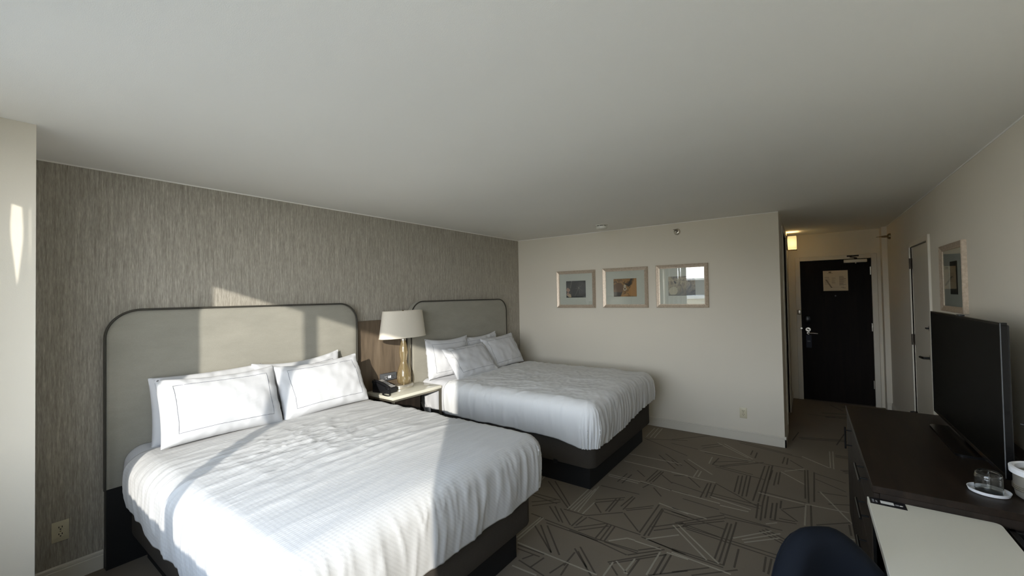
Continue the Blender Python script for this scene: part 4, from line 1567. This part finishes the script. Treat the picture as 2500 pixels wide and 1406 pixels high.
hs = obj('handset', bm, M['black_plastic'], ph, 45)
# coiled handset cord
pts = []
ctrl = [km @ Vector((0.10, -0.032, 0.0)), Vector((0.335, 2.44, z0 + 0.010)), Vector((0.365, 2.425, z0 + 0.006)), Vector((0.375, 2.395, z0 + 0.006)), Vector((0.33, 2.392, z0 + 0.006)), Vector((0.27, 2.41, z0 + 0.006)), Vector((0.27, 2.445, z0 + 0.010)), pm @ Vector((0.07, -0.048, 0.012))]
dd = []
for i in range(len(ctrl) - 1):
    a = ctrl[max(i - 1, 0)]
    b, c = ctrl[i], ctrl[i + 1]
    d = ctrl[min(i + 2, len(ctrl) - 1)]
    for kk in range(14):
        t = kk / 14
        dd.append(0.5 * (2 * b + (c - a) * t + (2 * a - 5 * b + 4 * c - d) * t * t + (3 * b - a - 3 * c + d) * t ** 3))
obj('cord', T(dd, 0.0048, 8), M['black_plastic'], ph, 60)

# ------------------------------------------------------------------ dresser
DX0, DX1, DY0, DY1, DZ = 3.732, 4.385, 2.262, 3.722, 0.80
dr = thing('dresser', 'long dark wood dresser under the television', 'dresser', (4.06, 3.0, 0.0))
obj('top', B(DX0 - 0.004, DX1, DY0 - 0.004, DY1 + 0.004, DZ - 0.028, DZ, 0.0015, 1), M['espresso'], dr)
hm = bmesh.new()
box(hm, DX0 + 0.02, DX1, DY0, DY0 + 0.02, 0.05, DZ - 0.028)
box(hm, DX0 + 0.02, DX1, DY1 - 0.02, DY1, 0.05, DZ - 0.028)
box(hm, DX0 + 0.02, DX1, DY0 + 0.02, DY1 - 0.02, 0.05, 0.07)
box(hm, DX1 - 0.012, DX1, DY0 + 0.02, DY1 - 0.02, 0.07, DZ - 0.028)
box(hm, DX0 + 0.02, DX1 - 0.012, 2.862, 2.878, 0.07, DZ - 0.028)
box(hm, DX0 + 0.02, DX1 - 0.012, 3.372, 3.388, 0.07, DZ - 0.028)
obj('carcass', hm, M['espresso_v'], dr)
obj('plinth', B(DX0 + 0.06, DX1 - 0.02, DY0 + 0.03, DY1 - 0.03, 0.0, 0.05), M['black_base'], dr)


def bar_handle(parent, p, q, name='handle'):
    """bar pull standing 3 cm off the front"""
    p, q = Vector(p), Vector(q)
    off = Vector((-0.032, 0, 0))
    d = (q - p)
    bm = T([p + off, q + off], 0.0048, 8)
    for t in (0.16, 0.84):
        tube(bm, [p + d * t, p + d * t + off], 0.004, 8)
    return obj(name, bm, M['black_metal'], parent, 45)


FX = DX0
for za, zb, zh in ((0.620, 0.768, 0.755), (0.435, 0.616, 0.578), (0.250, 0.431, 0.392), (0.056, 0.246, 0.21)):
    dw = obj('drawer', B(FX, FX + 0.02, DY0 + 0.003, 2.868, za, zb, 0.0015, 1), M['espresso_v'], dr)
    zc = min(zh, (zb - 0.02))
    bar_handle(dw, (FX, 2.66, zc), (FX, 2.43, zc))
dw = obj('door', B(FX, FX + 0.02, 2.872, 3.378, 0.056, 0.768, 0.0015, 1), M['espresso_v'], dr)
bar_handle(dw, (FX, 3.325, 0.750), (FX, 3.325, 0.615))
obj('side_panel', B(FX, FX + 0.02, 3.382, DY1 - 0.003, 0.056, 0.768, 0.0015, 1), M['espresso_v'], dr)

# ------------------------------------------------------------------ television
TX = 4.17
TY0, TY1, TZ0, TZ1 = 2.545, 3.727, 0.825, 1.466
tv = thing('television', 'black flat-screen television standing on the dark dresser', 'television', (4.2, 3.14, DZ))
obj('screen', B(TX + 0.0015, TX + 0.02, TY0 + 0.012, TY1 - 0.012, TZ0 + 0.018, TZ1 - 0.012), M['tv_screen'], tv)
hm = bmesh.new()
box(hm, TX, TX + 0.02, TY0, TY1, TZ1 - 0.012, TZ1, 0.001, 1)
box(hm, TX, TX + 0.02, TY0, TY1, TZ0, TZ0 + 0.018, 0.001, 1)
box(hm, TX, TX + 0.02, TY1 - 0.012, TY1, TZ0 + 0.018, TZ1 - 0.012, 0.001, 1)
box(hm, TX, TX + 0.02, TY0, TY0 + 0.012, TZ0 + 0.018, TZ1 - 0.012, 0.001, 1)
obj('bezel', hm, M['black_gloss'], tv)
obj('edge_trim', B(TX - 0.0008, TX + 0.002, TY0 - 0.001, TY0 + 0.002, TZ0 + 0.004, TZ1 - 0.002), M['grey_plastic'], tv)
hm = bmesh.new()
box(hm, TX + 0.02, TX + 0.03, TY0 + 0.012, TY1 - 0.004, TZ0 + 0.01, TZ1 - 0.01, 0.006, 2)
box(hm, TX + 0.03, TX + 0.075, TY0 + 0.25, TY1 - 0.25, TZ0 + 0.03, TZ1 - 0.15, 0.012, 2)
obj('back_cover', hm, M['black_plastic'], tv, 30)
hm = bmesh.new()
pts = []
for cx, cyy, st in ((4.285, 3.38, 0), (4.117, 3.38, PI / 2), (4.117, 2.90, PI), (4.285, 2.90, 1.5 * PI)):
    for i in range(7):
        t = st + (PI / 2) * i / 6
        pts.append((cx + 0.025 * math.cos(t), cyy + 0.04 * math.sin(t)))
prism(hm, pts, 2, DZ, DZ + 0.012)
obj('stand_base', hm, M['black_gloss'], tv, 30)
obj('stand_neck', B(TX + 0.03, TX + 0.07, 3.04, 3.24, DZ + 0.012, TZ0 + 0.1, 0.006), M['black_gloss'], tv, 30)
obj('sensor_bump', B(TX - 0.002, TX + 0.02, 3.10, 3.16, TZ1 - 0.002, TZ1 + 0.006, 0.003), M['black_plastic'], tv, 30)
cable = T([(4.19, 2.45, 1.08), (4.24, 2.42, 1.07), (4.32, 2.36, 1.03), (4.385, 2.28, 0.95), (4.392, 2.20, 0.88), (4.392, 2.15, 0.70), (4.392, 2.12, 0.35)], 0.004, 8)
tag(obj('power_cable', cable, M['black_plastic'], None, 60), 'black cable running along the wall behind the television', 'cable')

# ------------------------------------------------------------------ tumbler on coaster, ice bucket
GC = (4.094, 2.425)
co = LZ(GC, [(0.050, DZ), (0.056, DZ + 0.002), (0.060, DZ + 0.014), (0.0575, DZ + 0.014), (0.053, DZ + 0.004), (0.001, DZ + 0.004)], 48, False)
tag(obj('paper_coaster', co, M['ceramic'], None, 40), 'white lidded coaster under the upturned glass on the dresser', 'coaster')
gl = LZ(GC, [(0.0395, DZ + 0.005), (0.0385, DZ + 0.062), (0.036, DZ + 0.078), (0.030, DZ + 0.083), (0.024, DZ + 0.080), (0.002, DZ + 0.0805),
             (0.002, DZ + 0.070), (0.030, DZ + 0.071), (0.0345, DZ + 0.066), (0.0365, DZ + 0.056), (0.0378, DZ + 0.005)], 48, False)
gg = thing('drinking_glass', 'clear tumbler turned upside down on the white coaster', 'glass', (GC[0], GC[1], DZ + 0.004))
obj('tumbler', gl, M['clear'], gg, 50)

BC = (4.252, 2.440)
bk = thing('ice_bucket', 'steel ice bucket with white rim at the near end of dresser', 'bucket', (BC[0], BC[1], DZ))
obj('body', LZ(BC, [(0.075, DZ), (0.083, DZ + 0.006), (0.087, DZ + 0.03), (0.0885, DZ + 0.045), (0.0885, DZ + 0.100), (0.084, DZ + 0.100), (0.080, DZ + 0.04), (0.002, DZ + 0.02)], 56, False), M['bucket_metal'], bk, 40)
for zz in (0.034, 0.041, 0.048):
    obj('band', T([(BC[0] + 0.089 * math.cos(2 * PI * i / 56), BC[1] + 0.089 * math.sin(2 * PI * i / 56), DZ + zz) for i in range(56)], 0.0022, 6, True), M['steel'], bk, 60)
obj('rim', LZ(BC, [(0.083, DZ + 0.094), (0.098, DZ + 0.094), (0.099, DZ + 0.114), (0.090, DZ + 0.118), (0.083, DZ + 0.114), (0.083, DZ + 0.094)], 56, False), M['ceramic'], bk, 40)
bh = T([(BC[0] + 0.094 * math.cos(t), BC[1] + 0.094 * math.sin(t), DZ + 0.104) for t in [PI * 0.15 + PI * 0.3 * k / 8 for k in range(9)]], 0.004, 6)
obj('side_handle', bh, M['steel'], bk, 50)

# ------------------------------------------------------------------ desk
KZ = 0.75
dk_ = thing('desk', 'white-topped desk with black metal frame in the foreground', 'desk', (3.95, 1.4, 0.0))
hm = bmesh.new()
pts = []
KX0, KX1, KY0, KY1 = 3.711, 4.082, 0.45, 2.258
for cx, cyy, st, rd in ((KX1 - 0.02, KY1 - 0.02, 0, 0.02), (KX0 + 0.002, KY1 - 0.002, PI / 2, 0.002), (KX0 + 0.002, KY0 + 0.002, PI, 0.002), (KX1 - 0.02, KY0 + 0.02, 1.5 * PI, 0.02)):
    for i in range(5):
        t = st + (PI / 2) * i / 4
        pts.append((cx + rd * math.cos(t), cyy + rd * math.sin(t)))
prism(hm, pts, 2, KZ - 0.028, KZ)
bmesh.ops.bevel(hm, geom=[e for e in hm.edges if abs(e.verts[0].co.z - KZ) < 1e-5 and abs(e.verts[1].co.z - KZ) < 1e-5], offset=0.0015, segments=1, affect='EDGES')
obj('table_top', hm, M['desk_white'], dk_, 30)
obj('modesty_panel', B(KX0 + 0.02, KX1, KY1 - 0.06, KY1 - 0.045, 0.05, KZ - 0.03), M['black_metal'], dk_)
for y in (KY1 - 0.04, KY0 + 0.03):
    obj('leg', B(KX0 + 0.01, KX0 + 0.04, y - 0.02, y + 0.02, 0.0, KZ - 0.028), M['black_metal'], dk_)
    obj('leg', B(KX1 + 0.19, KX1 + 0.22, y - 0.02, y + 0.02, 0.0, KZ - 0.028), M['black_metal'], dk_)
hm = bmesh.new()
box(hm, KX1 + 0.012, KX1 + 0.030, KY0, KY1 - 0.01, KZ - 0.030, KZ - 0.006, 0.002, 1)
box(hm, KX1 + 0.012, RW - 0.03, KY1 - 0.034, KY1 - 0.01, KZ - 0.030, KZ - 0.006, 0.002, 1)
box(hm, KX1 + 0.20, KX1 + 0.22, KY0, KY1 - 0.034, KZ - 0.030, KZ - 0.006, 0.002, 1)
obj('rear_frame', hm, M['black_metal'], dk_)
obj('cable_tray', B(KX1 + 0.03, KX1 + 0.20, KY0, KY1 - 0.034, KZ - 0.10, KZ - 0.085), M['black_plastic'], dk_)

# label card on the far corner of the desk
lc = thing('label_card', 'black card with white panel on the desk far corner', 'card', (3.765, 2.22, KZ))
LX0, LX1, LY0, LY1 = 3.7165, 3.826, 2.196, 2.254
obj('card', B(LX0, LX1, LY0, LY1, KZ, KZ + 0.0012), M['card_black'], lc)
hm = bmesh.new()
prism(hm, ell(0, 0, 0.5, 0.5, 0, 4), 2, 0, 1)
hm.free()
hm = bmesh.new()
box(hm, 3.7495, 3.7895, 2.213, 2.238, KZ + 0.0012, KZ + 0.0018, 0.0)
obj('white_panel', hm, M['white_ink'], lc)
hm = bmesh.new()
for k in range(7):
    box(hm, 3.7235 + (k // 4) * 0.010, 3.7235 + (k // 4) * 0.010 + 0.0065, 2.213 + (k % 4) * 0.0075, 2.213 + (k % 4) * 0.0075 + 0.003, KZ + 0.0012, KZ + 0.0016)
obj('printed_text', hm, M['grey_ink'], lc, kind='stuff')
hm = bmesh.new()
for k in range(6):
    a = 2 * PI * k / 6
    prism(hm, ell(3.799 + 0.0045 * math.cos(a), 2.223 + 0.0045 * math.sin(a), 0.003, 0.0022, a, 8), 2, KZ + 0.0012, KZ + 0.0016)
obj('emblem', hm, M['grey_ink'], lc)
hm = bmesh.new()
prism(hm, ell(3.811, 2.222, 0.006, 0.004, 0.3, 14), 2, KZ + 0.0012, KZ + 0.0016)
obj('emblem', hm, M['white_ink'], lc)

# ------------------------------------------------------------------ tub chair
CC = (3.688, 1.488)
FA = math.radians(129)     # direction of the back from the chair centre
ch = thing('desk_chair', 'navy upholstered tub chair tucked in at the white desk', 'chair', (CC[0], CC[1], 0.0))
bm = bmesh.new()
NA = 48
SW = math.radians(118)


def rim_h(t):
    """rim height: t = angle away from the back direction / sweep"""
    return 0.60 + 0.24 * (1 - ss(0.06, 0.68, abs(t)))


prof_n = 16
loops = []
for i in range(NA + 1):
    t = -1 + 2 * i / NA
    a = FA + t * SW
    zr = rim_h(t)
    zb = 0.30
    rad_o, rad_i = 0.270, 0.195
    loop = []
    # closed section: outside up, rounded rim, inside down
    sec = [(rad_o - 0.05, zb), (rad_o - 0.02, zb + 0.08), (rad_o, zb + 0.5 * (zr - zb)), (rad_o + 0.006, zr - 0.05)]
    cxr, rrn = (rad_o + rad_i) / 2 + 0.003, (rad_o - rad_i) / 2 + 0.002
    for k in range(8):
        b = PI * k / 7
        sec.append((cxr + rrn * math.cos(b), zr - 0.042 + rrn * 1.05 * math.sin(b)))
    sec += [(rad_i - 0.004, zr - 0.09), (rad_i, zb + 0.14), (rad_i, zb)]
    for r_, z_ in sec:
        loop.append(bm.verts.new((CC[0] + r_ * math.cos(a), CC[1] + r_ * math.sin(a), z_)))
    loops.append(loop)
for a, b in zip(loops, loops[1:]):
    k = len(a)
    for i in range(k):
        j = (i + 1) % k
        bm.faces.new((a[i], a[j], b[j], b[i]))
bm.faces.new(loops[0])
bm.faces.new(loops[-1][::-1])
obj('shell_back', bm, M['navy'], ch, 60)
pts = []
for i in range(NA + 1):
    t = -1 + 2 * i / NA
    a = FA + t * SW
    pts.append((CC[0] + 0.274 * math.cos(a), CC[1] + 0.274 * math.sin(a), rim_h(t) - 0.030))
obj('piping', T(pts, 0.004, 6), M['navy'], ch, 60)
obj('seat_cushion', LZ(CC, [(0.05, 0.36), (0.185, 0.36), (0.194, 0.38), (0.192, 0.43), (0.175, 0.455), (0.10, 0.465), (0.01, 0.467)], 40), M['navy'], ch, 50)
obj('seat_base', LZ(CC, [(0.18, 0.285), (0.218, 0.295), (0.218, 0.355), (0.05, 0.36)], 40), M['navy'], ch, 50)
for k in range(4):
    a = FA + PI / 4 + k * PI / 2
    c, s = math.cos(a), math.sin(a)
    obj('leg', T([(CC[0] + 0.17 * c, CC[1] + 0.17 * s, 0.29), (CC[0] + 0.23 * c, CC[1] + 0.23 * s, 0.0)], 0.014, 10), M['black_metal'], ch, 45)


# ------------------------------------------------------------------ curtains at the window
def curtain_panel(xa, xb, gl_, gr_, yb, parent, top=2.40, bot=0.03, amp=0.028, period=0.10, mat=None):
    """xa, xb: nominal edges; gl_/gr_: functions of z shifting the left/right edge"""
    bm = bmesh.new()
    nx = max(8, int((xb - xa) / 0.008))
    nz = 40
    g = []
    for k in range(nz + 1):
        z = bot + (top - bot) * k / nz
        row = []
        for i in range(nx + 1):
            l = xa + gl_(z)
            r = xb + gr_(z)
            x = l + (r - l) * i / nx
            y = yb + amp * math.sin(2 * PI * x / period) * (0.7 + 0.3 * fbm(x * 5, z * 0.8, 3)) + 0.006 * fbm(x * 9, z * 2, 7)
            row.append(bm.verts.new((x, y, z)))
        g.append(row)
    for a, b in zip(g, g[1:]):
        for i in range(nx):
            bm.faces.new((a[i], a[i + 1], b[i + 1], b[i]))
    return obj('curtain_panel', bm, mat or M['curtain'], parent, 80)


zero = lambda z: 0.0
gap = lambda z: 0.021 * max(0, 1 - abs(z - 2.07) / (0.27 if z < 2.07 else 0.6)) - 0.003
c1 = thing('curtain', 'white pleated curtain gathered at the column side of the window', 'curtain', (0.95, -0.21, 0.03), 'window curtains')
curtain_panel(0.715, 1.010, zero, lambda z: -gap(z) * 0.5, -0.215, c1)
curtain_panel(1.010, 1.068, lambda z: gap(z) * 0.5, lambda z: -0.55 * gap(z - 0.10), -0.215, c1)
curtain_panel(1.068, 1.195, zero, zero, -0.215, c1)
c2 = thing('curtain', 'white curtain, made translucent for fill light, gathered at the desk side of the window', 'curtain', (3.8, -0.21, 0.03), 'window curtains')
curtain_panel(3.440, 4.15, zero, zero, -0.215, c2, mat=M['sheer'])
rod = T([(0.70, -0.215, 2.415), (4.20, -0.215, 2.415)], 0.012, 10)
tag(obj('curtain_rail', rod, M['white'], None, 50), 'white curtain rail along the window head under the ceiling', 'rail')

# ------------------------------------------------------------------ outside, seen mirrored in the picture glass
gm = simple('bounce_ground', 'E4D6BC', 0.95, grain=0.1, gscale=0.2)  # made pale and warm so its bounce brightens the ceiling
struct('ground', B(-160, 160, -260, -24, -14.2, -14.0), gm)
struct('added_street', B(-160, 160, -24, -1.5, -14.2, -14.0), simple('asphalt', '6B6964', 0.95, grain=0.1, gscale=0.3))  # unseen dark strip added to cut ground bounce on the ceiling near the window
bw = simple('beige_facade', 'B9AE98', 0.9)
bd = simple('dark_facade', '4B4B4D', 0.9)
br = simple('pale_roof', 'C9C7C0', 0.9)
bg_ = simple('dark_glazing', '20242A', 0.2)


def building(label, x0, x1, y0, y1, z1, mat, nwx, nwz):
    r = thing('building', label, 'building', ((x0 + x1) / 2, (y0 + y1) / 2, -14))
    obj('wall', B(x0, x1, y0, y1, -14, z1), mat, r)
    obj('roof', B(x0 - 0.4, x1 + 0.4, y0 - 0.4, y1 + 0.4, z1, z1 + 0.5), br, r)
    sx = (x1 - x0) / nwx
    for i in range(nwx):
        for k in range(nwz):
            xx = x0 + sx * (i + 0.5)
            zz = z1 - 2.2 - 3.4 * k
            obj('window', B(xx - sx * 0.28, xx + sx * 0.28, y1, y1 + 0.06, zz - 0.8, zz + 0.8), bg_, r)


building('low beige building opposite, mirrored in the picture glass', -14, 4, -75, -60, 0.6, bw, 6, 3)
building('taller dark building behind the beige one, mirrored in the picture glass', -40, -8, -130, -112, 5.0, bd, 8, 3)
